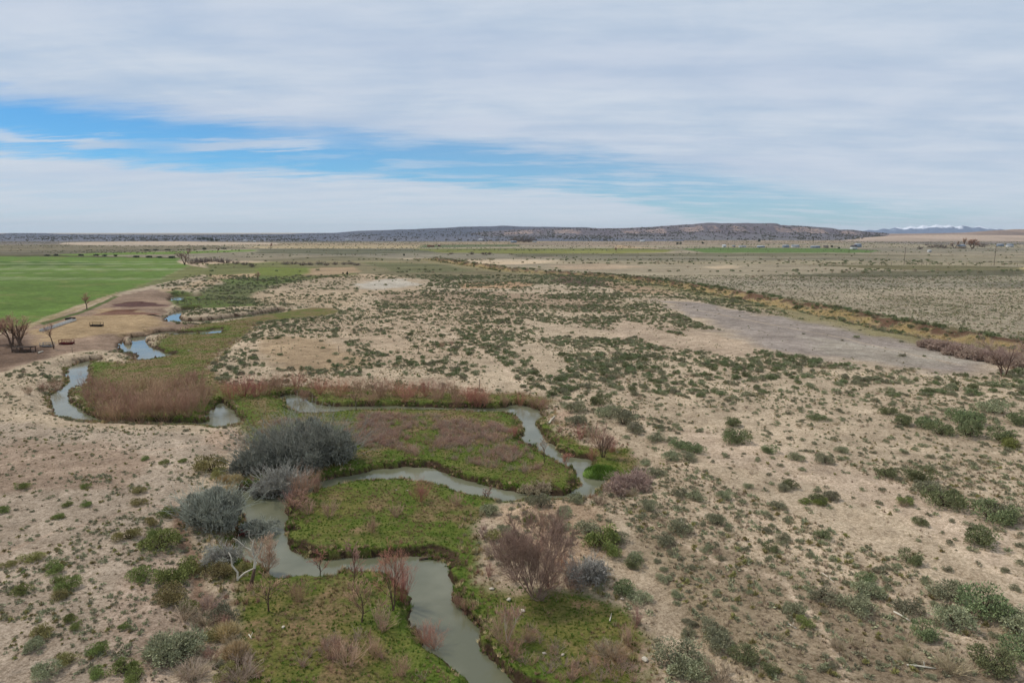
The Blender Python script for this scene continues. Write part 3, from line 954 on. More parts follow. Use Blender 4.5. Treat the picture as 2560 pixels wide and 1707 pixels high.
def thicket_bush(name, seed, m, n=46, sub=5, h=1.0, r_=0.45, lean=(4, 34), thick=0.007, up=0.10, sub2=0):
    """many bare stems from one root, height 1 unit, fine twigs along them"""
    r = np.random.RandomState(seed)
    az_ = r.uniform(0, 6.28, n); ln = np.radians(r.uniform(lean[0], lean[1], n))
    nd = np.stack([np.cos(az_) * np.sin(ln), np.sin(az_) * np.sin(ln), np.cos(ln)], 1)
    st = np.stack([np.cos(az_), np.sin(az_), np.zeros(n)], 1) * (r_ * 0.35 * r.rand(n))[:, None]
    P, R_ = grow(r, st, nd, h * r.uniform(0.6, 1.0, n), np.full(n, thick), 4, up, 0.07, 0.5)
    bb = Buf(); bb.tubes(P, R_, 3)
    P1, R1 = kids(r, P, R_, sub, 0.25, 1.0, (0.25, 0.5), (15, 45), 3, 0.15, 0.08, 0.75)
    bb.tubes(P1, R1, 3)
    if sub2:
        P2, R2 = kids(r, P1, R1, sub2, 0.2, 1.0, (0.35, 0.6), (15, 50), 3, 0.15, 0.08, 0.8)
        bb.tubes(P2, R2, 3)
    return bb.mesh(name, [m])


def tuft_mesh(name, m, seed, n=14, h=1.0, w=0.06, lean=40):
    r = np.random.RandomState(seed)
    az_ = r.uniform(0, 6.28, n); ln = np.radians(r.uniform(3, lean, n))
    base_ = np.stack([r.normal(size=n) * 0.16, r.normal(size=n) * 0.16, np.zeros(n)], 1)
    tipv = base_ + np.stack([np.cos(az_) * np.sin(ln), np.sin(az_) * np.sin(ln), np.cos(ln)], 1) * (h * r.uniform(0.5, 1, n))[:, None]
    sd_ = np.stack([-np.sin(az_), np.cos(az_), np.zeros(n)], 1) * w
    V = np.stack([base_ - sd_, base_ + sd_, tipv], 1).reshape(-1, 3)
    return mk_mesh(name, V, np.arange(n * 3).reshape(-1, 3), None, [m])


# ------------------------------------------------------------------ scatter of uncountable cover (one object each)
def scatter(name, protos, pts, scl, kind='stuff', label=None, cat=None):
    pc = bpy.data.collections.new(name + '_kinds')
    for i, me_ in enumerate(protos):
        pc.objects.link(bpy.data.objects.new('%s_form' % name, me_))
    n = len(pts)
    me_ = bpy.data.meshes.new(name)
    me_.vertices.add(n); me_.vertices.foreach_set('co', np.asarray(pts, np.float32).ravel())
    a = me_.attributes.new('sc', 'FLOAT', 'POINT'); a.data.foreach_set('value', np.asarray(scl, np.float32))
    r = np.random.RandomState(len(pts))
    a = me_.attributes.new('rz', 'FLOAT', 'POINT'); a.data.foreach_set('value', r.uniform(0, 6.28, n).astype(np.float32))
    a = me_.attributes.new('ix', 'INT', 'POINT'); a.data.foreach_set('value', r.randint(0, len(protos), n).astype(np.int32))
    me_.update()
    ng = bpy.data.node_groups.new(name + '_scatter', 'GeometryNodeTree')
    ng.interface.new_socket('Geometry', in_out='INPUT', socket_type='NodeSocketGeometry')
    ng.interface.new_socket('Geometry', in_out='OUTPUT', socket_type='NodeSocketGeometry')
    gi = ng.nodes.new('NodeGroupInput'); go = ng.nodes.new('NodeGroupOutput')
    ci = ng.nodes.new('GeometryNodeCollectionInfo')
    ci.inputs['Collection'].default_value = pc
    ci.inputs['Separate Children'].default_value = True
    ci.inputs['Reset Children'].default_value = True
    ip = ng.nodes.new('GeometryNodeInstanceOnPoints')
    ip.inputs['Pick Instance'].default_value = True

    def na_(nm, ty):
        q = ng.nodes.new('GeometryNodeInputNamedAttribute'); q.data_type = ty; q.inputs[0].default_value = nm
        return [s for s in q.outputs if s.enabled and s.name == 'Attribute'][0]
    cx = ng.nodes.new('ShaderNodeCombineXYZ')
    ng.links.new(na_('rz', 'FLOAT'), cx.inputs[2])
    ng.links.new(gi.outputs[0], ip.inputs['Points'])
    ng.links.new(ci.outputs[0], ip.inputs['Instance'])
    ng.links.new(na_('ix', 'INT'), ip.inputs['Instance Index'])
    ng.links.new(cx.outputs[0], ip.inputs['Rotation'])
    ng.links.new(na_('sc', 'FLOAT'), ip.inputs['Scale'])
    ng.links.new(ip.outputs[0], go.inputs[0])
    o = ob(name, me_)
    md_ = o.modifiers.new('scatter', 'NODES'); md_.node_group = ng
    tag(o, label, cat, None, kind)
    return o


def px_mask(pts):
    return poly_w(pts, 0.0)


def sample(n, pymin, pymax, pxmin=-60, pxmax=2620, power=1.0, seed=0):
    """random ground points inside the part of the land the photograph shows (uniform over the land)"""
    r = np.random.RandomState(seed)
    y0 = G(1280, pymax)[1]; y1 = G(1280, pymin)[1]
    u = r.rand(n)
    yy = np.sqrt(y0 * y0 + u * (y1 * y1 - y0 * y0))
    s0 = (pxmin - 1280) / F * 1.02; s1 = (pxmax - 1280) / F * 1.02
    xx = yy * r.uniform(s0, s1, n) / math.cos(PITCH) * 1.0
    return xx, yy, r


def inpoly(polys, x, y, m=0.0):
    w = np.zeros(x.shape, bool)
    for p in polys:
        w |= sd_box(p, x, y, 30.0) < m
    return w


# regions used for planting
P_FIELD = px_mask([(-1200, 600), (452, 640), (475, 664), (520, 672), (440, 705), (300, 742), (225, 780), (190, 800), (100, 820), (-300, 960), (-1400, 1200)])
P_YARD = px_mask([(-300, 870), (60, 830), (100, 806), (300, 738), (370, 722), (420, 728), (440, 770), (402, 790), (440, 815), (600, 806), (470, 832), (310, 850), (285, 880), (200, 890), (110, 905), (40, 935), (-300, 1000)])
P_SILT = px_mask([(1640, 752), (1740, 756), (1900, 790), (2050, 808), (2250, 842), (2480, 880), (2560, 920), (2470, 942), (2250, 932), (2050, 912), (1900, 880), (1760, 868), (1690, 830), (1800, 830), (1720, 800)])
P_BARE = [px_mask(p) for p in (
    [(1660, 1085), (1850, 1100), (2080, 1165), (2300, 1260), (2560, 1340), (2620, 1600), (2430, 1520), (2200, 1400), (2000, 1310), (1850, 1240), (1720, 1170)],
    [(1560, 805), (1700, 845), (1900, 885), (1850, 900), (1640, 870), (1540, 830)],
    [(1290, 800), (1420, 822), (1600, 838), (1560, 856), (1380, 842)],
    [(640, 855), (860, 850), (870, 900), (820, 930), (680, 930), (640, 900)],
    [(900, 700), (1080, 700), (1060, 728), (900, 734)],
    [(1700, 690), (2000, 780), (2300, 860), (2000, 800)],
    [(1430, 1250), (1540, 1300), (1660, 1440), (1760, 1600), (1860, 1800), (1760, 1800), (1620, 1560), (1500, 1400), (1400, 1300)],
    [(1650, 1020), (1850, 1040), (1900, 1075), (1700, 1075)],
    [(890, 850), (990, 840), (1030, 870), (960, 890)],
    [(1280, 880), (1340, 860), (1420, 920), (1370, 950)],
    [(1180, 900), (1260, 920), (1330, 1000), (1250, 980)],
)]
P_DENSE = [px_mask(p) for p in (
    [(1150, 830), (1220, 820), (1300, 870), (1420, 960), (1420, 1000), (1330, 960), (1250, 900), (1170, 860)],
    [(1380, 850), (1520, 840), (1720, 850), (1740, 880), (1560, 880), (1400, 870)],
    [(1740, 900), (1900, 890), (2060, 910), (2060, 930), (1800, 930)],
    [(1360, 900), (1500, 890), (1600, 930), (1500, 960), (1380, 930)],
    [(1480, 800), (1700, 790), (1800, 800), (1840, 830), (1760, 830), (1660, 805), (1500, 816)],
    [(840, 870), (940, 850), (1000, 890), (900, 900)],
    [(1640, 1060), (1780, 1090), (1800, 1140), (1700, 1130)],
    [(2180, 1000), (2560, 1000), (2560, 1120), (2400, 1100), (2200, 1040)],
    [(1380, 1010), (1580, 1030), (1600, 1080), (1440, 1060)],
    [(2260, 1180), (2420, 1200), (2420, 1260), (2300, 1250)],
    [(2320, 1460), (2560, 1500), (2560, 1640), (2380, 1560)],
    [(1360, 740), (1560, 735), (1600, 745), (1500, 755), (1380, 750)],
)]
P_LEFT = px_mask([(-900, 1050), (120, 1050), (520, 1090), (600, 1130), (520, 1250), (440, 1300), (380, 1400), (420, 1600), (480, 1850), (-1500, 1850)])


def veg_ok(x, y):
    """open dry land: not water, meadow, field, yard"""
    h_, md_, wd_, _, _, cd_ = height(x, y, True)
    ok = (md_ > 0.5) & (wd_ > 0.8)
    ok &= ~inpoly([P_FIELD, P_YARD], x, y)
    return ok, h_, md_, wd_, cd_


# --- dry-land shrubs: one population; the 300 that show largest become things, the rest one object
xx, yy, r = sample(120000, 690, 1720, seed=11)
ok, hh, mdd, wdd, cdd = veg_ok(xx, yy)
dist = np.hypot(xx, yy)
cl_ = fbm(xx * 0.62 + yy * 0.28, yy * 0.9, 8.0, 3, 101)
cl2_ = fbm(xx, yy, 30.0, 3, 102)
dens = smoothstep(0.43, 0.63, cl_) * 0.40 + 0.085
dens *= 0.55 + 0.75 * smoothstep(0.35, 0.62, cl2_)
dense = inpoly(P_DENSE, xx, yy, 1.5)
bare = inpoly(P_BARE, xx, yy)
left = inpoly([P_LEFT], xx, yy)
silt = inpoly([P_SILT], xx, yy)
pxx, pyy = project(xx, yy, hh)
dens = np.where(dense, 0.7, dens)
dens = np.where(bare, 0.010, dens)
dens = np.where(left, 0.055, dens)
dens = np.where(silt, 0.003, dens)
dens = np.where(cdd > 3, 0.12 + 0.5 * dens, dens)
dens = np.where((pxx < 930) & (pyy < 775), dens * 0.5, dens)
rm_ = (pxx > 1380) & (pyy > 890) & (pyy < 1180) & ~bare & ~silt
dens = np.where(rm_, dens + 0.11, dens)
dens = np.where((pxx > 1000) & (pyy > 760) & (pyy <= 890) & ~bare & ~silt, dens + 0.06, dens)
far_t = smoothstep(300, 700, dist)
dens = dens * (1 - 0.5 * far_t)
keep = ok & (r.rand(len(xx)) < dens)
# right foreground: more plants, dry and grey
fg = (pxx > 1420) & (pyy > 1130)
keep |= ok & fg & ~bare & (r.rand(len(xx)) < 0.30)
xs, ys, hs = xx[keep], yy[keep], hh[keep]
lf = left[keep]; dn = dense[keep]; fgk = fg[keep]; rmk = rm_[keep]
size = r.uniform(0.26, 0.62, len(xs)) + 0.45 * r.rand(len(xs)) ** 3
size = np.where(lf, r.uniform(0.18, 0.42, len(xs)), size)
size = np.where(rmk, size * 1.22, size)
size = np.where(fgk & ~lf & ~rmk, r.uniform(0.3, 0.85, len(xs)), size)
size *= 1 + 0.4 * smoothstep(250, 600, np.hypot(xs, ys))
bey = cdd[keep] > 3
size = np.where(bey, size * 0.62, size)
kindv = r.rand(len(xs))
kk = np.where(kindv < 0.55, 0, 1)                       # 0 sage, 1 dark green
kk = np.where(fgk, np.where(kindv < 0.6, 0, np.where(kindv < 0.95, 2, 1)), kk)
kk = np.where(lf, np.where(kindv < 0.65, 3, np.where(kindv < 0.85, 4, 1)), kk)
kk = np.where((kk < 2) & (kindv > 0.93), 2, kk)
kk = np.where(bey & (kindv > 0.12), np.where(kindv > 0.7, 2, 0), kk)
px_, py_ = project(xs, ys, hs)

# hand-placed shrubs: (px base, py base, half width px, kind) read off the photograph
HAND = [
 (1925, 1375, 22, 1), (2013, 1258, 15, 5), (2262, 1260, 18, 3), (2260, 1264, 16, 2), (2118, 1392, 0, 1), (2275, 1405, 30, 1), (2450, 1358, 38, 1), (2485, 1300, 48, 1),
 (2360, 1265, 42, 1), (2300, 1200, 34, 1), (2330, 1232, 30, 0), (2215, 1190, 26, 1), (2310, 1222, 25, 0), (2060, 1345, 22, 1), (2300, 1310, 18, 1), (2500, 1290, 40, 0),
 (1960, 1225, 20, 0), (1840, 1105, 36, 1), (1925, 1130, 22, 1), (1990, 1150, 20, 0), (2060, 1155, 24, 0), (1830, 1065, 26, 1), (2105, 1130, 18, 0), (2040, 1050, 22, 1),
 (1975, 1220, 22, 1), (2045, 1255, 24, 1), (2080, 1250, 24, 0), (2050, 1260, 18, 5), (1870, 1220, 14, 0), (1945, 1270, 22, 0), (1810, 1245, 22, 0), (1790, 1310, 26, 0),
 (1920, 1330, 18, 0), (1960, 1350, 20, 0), (1790, 1620, 44, 0), (1785, 1585, 34, 0), (1860, 1648, 36, 1), (1920, 1680, 24, 1), (1750, 1670, 26, 0), (2015, 1560, 22, 5), (1985, 1530, 26, 0),
 (2145, 1528, 40, 0), (2270, 1530, 32, 0), (2370, 1490, 42, 0), (2380, 1560, 44, 0), (2460, 1530, 56, 1), (2535, 1570, 50, 0), (2310, 1590, 34, 1), (2480, 1670, 50, 1), (2560, 1640, 48, 1),
 (2165, 1450, 24, 1), (2060, 1500, 34, 0), (2170, 1490, 36, 0), (2100, 1625, 30, 2), (2380, 1680, 40, 2), (1800, 1707, 46, 2), (2270, 1650, 32, 2),
 (1740, 1250, 26, 0), (1660, 1360, 30, 0), (1700, 1330, 34, 0), (1620, 1270, 26, 0), (1700, 1240, 24, 0), (1590, 1400, 26, 0), (1560, 1480, 34, 1), (1600, 1500, 30, 0), (1660, 1450, 20, 0), (1690, 1490, 18, 0), (1720, 1590, 20, 0),
 (1500, 1355, 50, 3), (1470, 1330, 36, 0), (1545, 1350, 30, 0), (1535, 1385, 30, 3), (1585, 1415, 24, 1), (1410, 1320, 20, 0), (1400, 1290, 18, 0), (1412, 1275, 16, 0), (1350, 1265, 32, 0), (1330, 1255, 20, 0), (1440, 1255, 26, 0),
 (1225, 1285, 30, 0), (1260, 1330, 24, 0), (1230, 1345, 26, 4), (1285, 1350, 26, 0), (1320, 1300, 22, 3), (1220, 1380, 18, 2), (1410, 1290, 22, 0), (1530, 1640, 40, 2), (1700, 1660, 60, 0), (1730, 1690, 54, 0),
 (1560, 1060, 40, 0), (1480, 1090, 30, 0), (1520, 1040, 34, 0), (1440, 1060, 28, 0), (1500, 1010, 30, 1), (1440, 1030, 30, 0), (1590, 1080, 26, 0), (1640, 1100, 24, 0), (1700, 1120, 30, 1), (1740, 1130, 26, 1), (1680, 1150, 30, 0),
 (1500, 1260, 24, 2), (1580, 1240, 22, 2), (1640, 1190, 26, 0), (1720, 1150, 26, 0),
 (400, 1370, 46, 3), (430, 1455, 44, 3), (390, 1340, 22, 3), (360, 1445, 30, 3), (420, 1290, 26, 5), (460, 1430, 36, 3), (320, 1345, 30, 4), (380, 1310, 20, 4), (430, 1500, 40, 4), (460, 1545, 32, 2), (440, 1640, 58, 0), (470, 1530, 26, 3), (540, 1440, 36, 4),
 (130, 1430, 24, 5), (170, 1470, 26, 5), (145, 1460, 22, 3), (145, 1500, 20, 4), (60, 1480, 22, 3), (105, 1590, 26, 4), (250, 1630, 24, 5), (175, 1655, 26, 4), (90, 1620, 24, 0), (110, 1690, 30, 0), (310, 1680, 30, 3), (190, 1570, 14, 3), (180, 1550, 18, 3), (310, 1570, 14, 5), (340, 1700, 28, 5), (20, 1415, 16, 4), (235, 1690, 22, 3),
 (215, 1265, 14, 5), (150, 1295, 14, 5), (170, 1265, 14, 3), (80, 1400, 22, 4), (215, 1220, 12, 3), (10, 1280, 14, 5), (350, 1260, 18, 4), (350, 1230, 16, 4), (55, 1220, 14, 3), (360, 1150, 12, 3), (410, 1160, 12, 3), (455, 1155, 12, 3), (510, 1160, 8, 3),
 (550, 1195, 30, 4), (530, 1175, 40, 4), (600, 1430, 26, 4), (560, 1400, 26, 4), (510, 1430, 24, 4), (440, 1495, 20, 0), (510, 1560, 34, 2), (560, 1550, 40, 0), (540, 1590, 30, 4), (590, 1610, 24, 2), (600, 1660, 34, 2), (560, 1690, 30, 4), (620, 1690, 26, 2), (480, 1690, 40, 2),
 (2500, 1100, 30, 1), (2420, 1090, 36, 1), (2400, 1050, 30, 1), (2530, 1120, 26, 5), (2350, 1085, 30, 1), (2440, 1060, 30, 1), (2480, 1030, 30, 0), (2260, 1060, 26, 1), (2320, 1070, 30, 1), (2220, 1035, 22, 1), (2540, 1060, 30, 1),
]
hx, hy, hz, hs_, hk = [], [], [], [], []
HA = np.array([h_ for h_ in HAND if h_[2] > 0], float)
lx, ly, lz = land(HA[:, 0], HA[:, 1])
slant = np.sqrt(lx ** 2 + ly ** 2 + (H - lz) ** 2)
hsz = HA[:, 2] / F * slant
# drop scattered shrubs that would crowd a hand-placed one
dmin = np.full(len(xs), 99.0)
for i in range(len(lx)):
    dmin = np.minimum(dmin, np.hypot(xs - lx[i], ys - ly[i]) - hsz[i])
m = dmin > 0.25
xs, ys, hs, size, kk, px_, py_ = [v[m] for v in (xs, ys, hs, size, kk, px_, py_)]
nh = len(lx)
xs = np.concatenate([lx, xs]); ys = np.concatenate([ly, ys]); hs = np.concatenate([lz, hs])
size = np.concatenate([hsz, size]); kk = np.concatenate([HA[:, 3].astype(int), kk])
px_ = np.concatenate([HA[:, 0], px_]); py_ = np.concatenate([HA[:, 1], py_])
hand = np.zeros(len(xs), bool); hand[:nh] = True

KM = [M_sage, M_dark, M_dry, M_green, M_olive, M_green]
KN = ['grey-green', 'dark green', 'dry grey-brown', 'mid green', 'olive-yellow', 'bright green']
BUSH = []
for k in range(6):
    v = []
    for s in range(4):
        if k == 2:
            v.append(thicket_bush('foliage', 300 + s, M_dry, 46, 5, 1.0, 0.9, (10, 66), 0.017, 0.05, 3))
        else:
            v.append(leafy_mesh('foliage', KM[k], 100 + 10 * k + s, n=2400, h=0.80, leaf=0.048, clumps=13, cmin=0.2, cmax=0.44, zj=0.5))
    BUSH.append(v)
SMALL = []
for k in range(6):
    if k == 2:
        SMALL.append([thicket_bush('foliage', 340 + s, M_dry, 26, 4, 1.0, 0.9, (10, 66), 0.024, 0.05) for s in range(3)])
    else:
        SMALL.append([leafy_mesh('foliage', KM[k], 200 + 10 * k + s, n=380, h=0.8, leaf=0.12, clumps=8) for s in range(4)])
STEMS = thicket_bush('stem', 77, M_stem, 14, 2, 0.62, 0.5, (15, 62), 0.028, 0.05)

slant = np.sqrt(xs ** 2 + ys ** 2 + (H - hs) ** 2)
app = size / slant
inv = (px_ > 5) & (px_ < 2555) & (py_ > 700) & (py_ < 1745)
sc_ = np.where(inv, app, 0) + hand * 1.0
order = np.argsort(-sc_)
ind = order[:298]
rest = order[298:]

ORD = ['first', 'second', 'third', 'fourth', 'fifth', 'sixth', 'seventh', 'eighth', 'ninth', 'tenth', 'eleventh', 'twelfth']


def bush_region(px, py):
    if px < 330 and py > 1040:
        return 'on lower left ground'
    if px < 660 and py > 1040:
        return 'by the left path'
    if px < 700:
        return 'by upper left bend'
    if px < 1240 and py > 1180:
        return 'beside middle meadow'
    if px < 1620 and py > 1240:
        return 'on the creek bluff'
    if px < 1720 and py > 980:
        return 'above right bend'
    if px < 1300:
        return 'beyond red willows'
    if py < 960:
        return 'before the silt flat'
    if py < 1170:
        return 'on middle right sand'
    if py < 1400:
        return 'round bare sand tongue'
    if px < 2050:
        return 'on lower right slope'
    return 'in bottom right corner'


cells = {}
for i in ind:
    cells.setdefault(bush_region(px_[i], py_[i]), []).append(i)
lab = {}
ROWS = ['nearest', 'second', 'third', 'fourth', 'fifth', 'sixth', 'seventh', 'eighth', 'ninth', 'tenth']
for reg, L_ in cells.items():
    L_ = sorted(L_, key=lambda i: -py_[i])
    nrow = max(1, int(round(len(L_) / 7)))
    per = int(math.ceil(len(L_) / nrow))
    per = min(per, 10)
    for q in range(0, len(L_), per):
        row = sorted(L_[q:q + per], key=lambda i: px_[i])
        for j, i in enumerate(row):
            rn = ROWS[min(q // per, 9)]
            lab[i] = '%s shrub %s, %s from left, %s row' % (KN[kk[i]], reg, ORD[min(j, 11)], rn)
for q, i in enumerate(ind):
    big = app[i] * F > 13
    bm = (BUSH if app[i] * F > 11 else SMALL)[kk[i]]
    s = float(size[i]) / 0.92
    o = ob('shrub', bm[q % len(bm)], None, (xs[i], ys[i], hs[i] - 0.04), float(r.uniform(0, 6.28)), (s, s * r.uniform(0.85, 1.15), s * r.uniform(0.85, 1.1)))
    if kk[i] in (0, 1, 2):
        o.name = 'sagebrush' if kk[i] != 1 else 'greasewood_shrub'
    tag(o, lab[i].replace('shrub', {'sagebrush': 'sagebrush', 'greasewood_shrub': 'greasewood', 'shrub': 'shrub'}[o.name.split('.')[0]], 1), 'shrub', 'sagebrush and low shrubs scattered over the dry sand')
    if big and kk[i] != 2:
        ob('stem', STEMS, o)
prot = []
for k in (0, 1, 2, 3, 4):
    m = kk[rest] == k if k < 3 else (kk[rest] == k) | ((kk[rest] == 5) & (k == 3))
    sel = rest[m]
    if len(sel):
        prot.append((k, sel))
ptsR = np.stack([xs, ys, hs - 0.03], 1)
for k, sel in prot:
    nm = ['sagebrush_scrub', 'greasewood_scrub', 'dry_scrub', 'green_scrub', 'olive_scrub'][k]
    scatter(nm, SMALL[k], ptsR[sel], size[sel] / 0.9,
            label='%s scrub dotted thinly over the dry sand between the larger shrubs' % KN[k], cat='scrub')
print('shrubs', len(xs))

# --- fine low tufts on dry land (uncountable)
T_dark = [leafy_mesh('tuft', M_sage, 500 + s, n=36, h=0.5, leaf=0.34, clumps=4) for s in range(3)] + [leafy_mesh('tuft', M_olive, 520, n=36, h=0.5, leaf=0.34, clumps=4)]
T_dry = [tuft_mesh('tuft', M_dry, 510 + s, 16, 0.8, 0.07, 60) for s in range(3)]
xx, yy, r = sample(330000, 745, 1720, seed=21)
dist = np.hypot(xx, yy)
pk = r.rand(len(xx)) < np.clip((70.0 / np.maximum(dist, 50)) ** 0.5, 0.3, 1)
xx, yy = xx[pk], yy[pk]
ok, hh, mdd, wdd, cdd = veg_ok(xx, yy)
d1 = fbm(xx, yy, 5.0, 3, 201); d2 = fbm(xx, yy, 22.0, 2, 203)
bare = inpoly(P_BARE, xx, yy); silt = inpoly([P_SILT], xx, yy)
dens = 0.16 + 0.84 * smoothstep(0.45, 0.62, d1) * smoothstep(0.32, 0.6, d2)
dens = np.where(bare, 0.05, dens); dens = np.where(silt, 0.01, dens)
pxx, pyy = project(xx, yy, hh)
dens = np.where((pxx > 1500) & (pyy > 1150) & ~bare, dens + 0.65, dens)
keep = ok & (r.rand(len(xx)) < dens)
P_ = np.stack([xx, yy, hh], 1)[keep]
S_ = r.uniform(0.12, 0.34, len(P_))
pq, pw = project(P_[:, 0], P_[:, 1], P_[:, 2])
lr_ = (pq > 1450) & (pw > 1150)
S_ = np.where(lr_, S_ * 1.35, S_)
h2 = r.rand(len(P_)) < np.where(lr_, 0.25, 0.6)
scatter('low_ground_plant', T_dark, P_[h2], S_[h2], label='tiny green-grey plants speckling the dry sand', cat='ground cover')
scatter('dry_tuft', T_dry, P_[~h2], S_[~h2] * 1.1, label='tiny dry tufts and litter speckling the dry sand', cat='ground cover')
print('tufts', len(P_))

# --- meadow grass
xx, yy, r = sample(190000, 800, 1720, 150, 1760, seed=31)
h_, md_, wd_, _, _, _ = height(xx, yy, True)
dist = np.hypot(xx, yy)
keep = (md_ < 0.6) & (wd_ > 0.15) & (r.rand(len(xx)) < np.clip(75.0 / dist, 0.2, 1))
xx, yy, h_, wd_ = xx[keep], yy[keep], h_[keep], wd_[keep]
sedge = fbm(xx, yy, 3.5, 3, 301) + 0.25 * (r.rand(len(xx)) - 0.5) > 0.56
sedge &= wd_ > 1.2
GR = [tuft_mesh('tuft', M_grass, 600 + s, 16, 1.0, 0.07, 45) for s in range(3)]
SG = [tuft_mesh('tuft', M_grassd, 610 + s, 18, 1.0, 0.06, 55) for s in range(3)] + [tuft_mesh('tuft', M_brown, 618, 18, 1.0, 0.05, 50)]
P_ = np.stack([xx, yy, h_ - 0.02], 1)
S_ = r.uniform(0.12, 0.30, len(P_))
scatter('meadow_grass', GR, P_[~sedge], S_[~sedge], label='short green grass covering the creek meadows', cat='grass')
scatter('meadow_sedge', SG, P_[sedge], S_[sedge] * 1.25, label='dead tan sedge mixed into the creek meadows', cat='grass')
print('grass', len(P_))

# ------------------------------------------------------------------ bare willows along the creek
W_TALL = [thicket_bush('crown', 700 + s, M_brown, 40, 7, 1.0, 0.5, (2, 40), 0.0045, 0.10, 4) for s in range(4)]
W_RED = [thicket_bush('crown', 710 + s, M_red, 40, 7, 1.0, 0.5, (2, 42), 0.0045, 0.10, 4) for s in range(3)]
W_ROUND = [thicket_bush('crown', 720 + s, M_purple, 44, 5, 1.0, 0.6, (6, 60), 0.0085, 0.06, 4) for s in range(3)]
W_PINK = [thicket_bush('crown', 730 + s, M_pink, 30, 5, 1.0, 0.4, (4, 42), 0.008, 0.08, 3) for s in range(3)]


def place_row(name, pts, forms, hgt, wid, labelf, cat, group, seed):
    r = np.random.RandomState(seed)
    for j, (px, py) in enumerate(pts):
        p = at(px, py)
        hh_ = hgt * r.uniform(0.82, 1.15)
        w_ = hh_ * wid * r.uniform(0.85, 1.2)
        o = ob(name, forms[j % len(forms)], None, p - Vector((0, 0, 0.06)), float(r.uniform(0, 6.28)), (w_, w_, hh_))
        tag(o, labelf(j), cat, group)


rw = [('front', [(262, 1052), (292, 1056), (322, 1050), (352, 1056), (384, 1050), (414, 1054), (444, 1046), (472, 1040), (500, 1030)], 4.6),
      ('middle', [(236, 1020), (268, 1024), (300, 1022), (332, 1020), (364, 1024), (396, 1020), (428, 1018), (460, 1012), (490, 1004), (516, 1000)], 4.4),
      ('back', [(222, 985), (256, 990), (292, 988), (326, 990), (362, 986), (398, 988), (432, 984), (466, 978), (496, 972)], 4.2)]
for nm, pts, hg in rw:
    place_row('willow_shrub', pts, W_TALL, hg, 1.15,
              lambda j: 'bare brown willow in the %s row of left thicket, %s from left' % (nm, ORD[min(j, 11)]),
              'willow', 'bare willows crowding the left creek loop', len(pts) + int(hg * 10))
back = [(665, 985), (700, 978), (740, 975), (800, 985), (850, 990), (905, 985), (950, 992), (990, 988), (1030, 992), (1065, 990), (1100, 996), (1135, 992), (1170, 1002), (1200, 1012)]
fr = [(760, 1000), (930, 1006), (1012, 1004), (1090, 1008), (1145, 1014), (1186, 1018), (1215, 1012), (1262, 1008), (1300, 1006), (1335, 1012), (1355, 1020)]
back += [(610, 990), (640, 992), (580, 998)]
ORD2 = ORD + ['thirteenth', 'fourteenth', 'fifteenth', 'sixteenth', 'seventeenth', 'eighteenth']
bs = sorted(back)
place_row('willow_shrub', bs, W_RED + W_TALL[:2], 3.7, 1.25, lambda j: 'bare reddish willow behind the upper channel, %s from left, back row' % ORD2[j],
          'willow', 'bare red willows lining the upper channel', 81)
fs_ = sorted(fr)
place_row('willow_shrub', fs_, W_TALL[:2] + W_RED[:1], 2.8, 1.1, lambda j: 'bare brown willow at the upper channel edge, %s from left, front row' % ORD2[j],
          'willow', 'bare red willows lining the upper channel', 82)
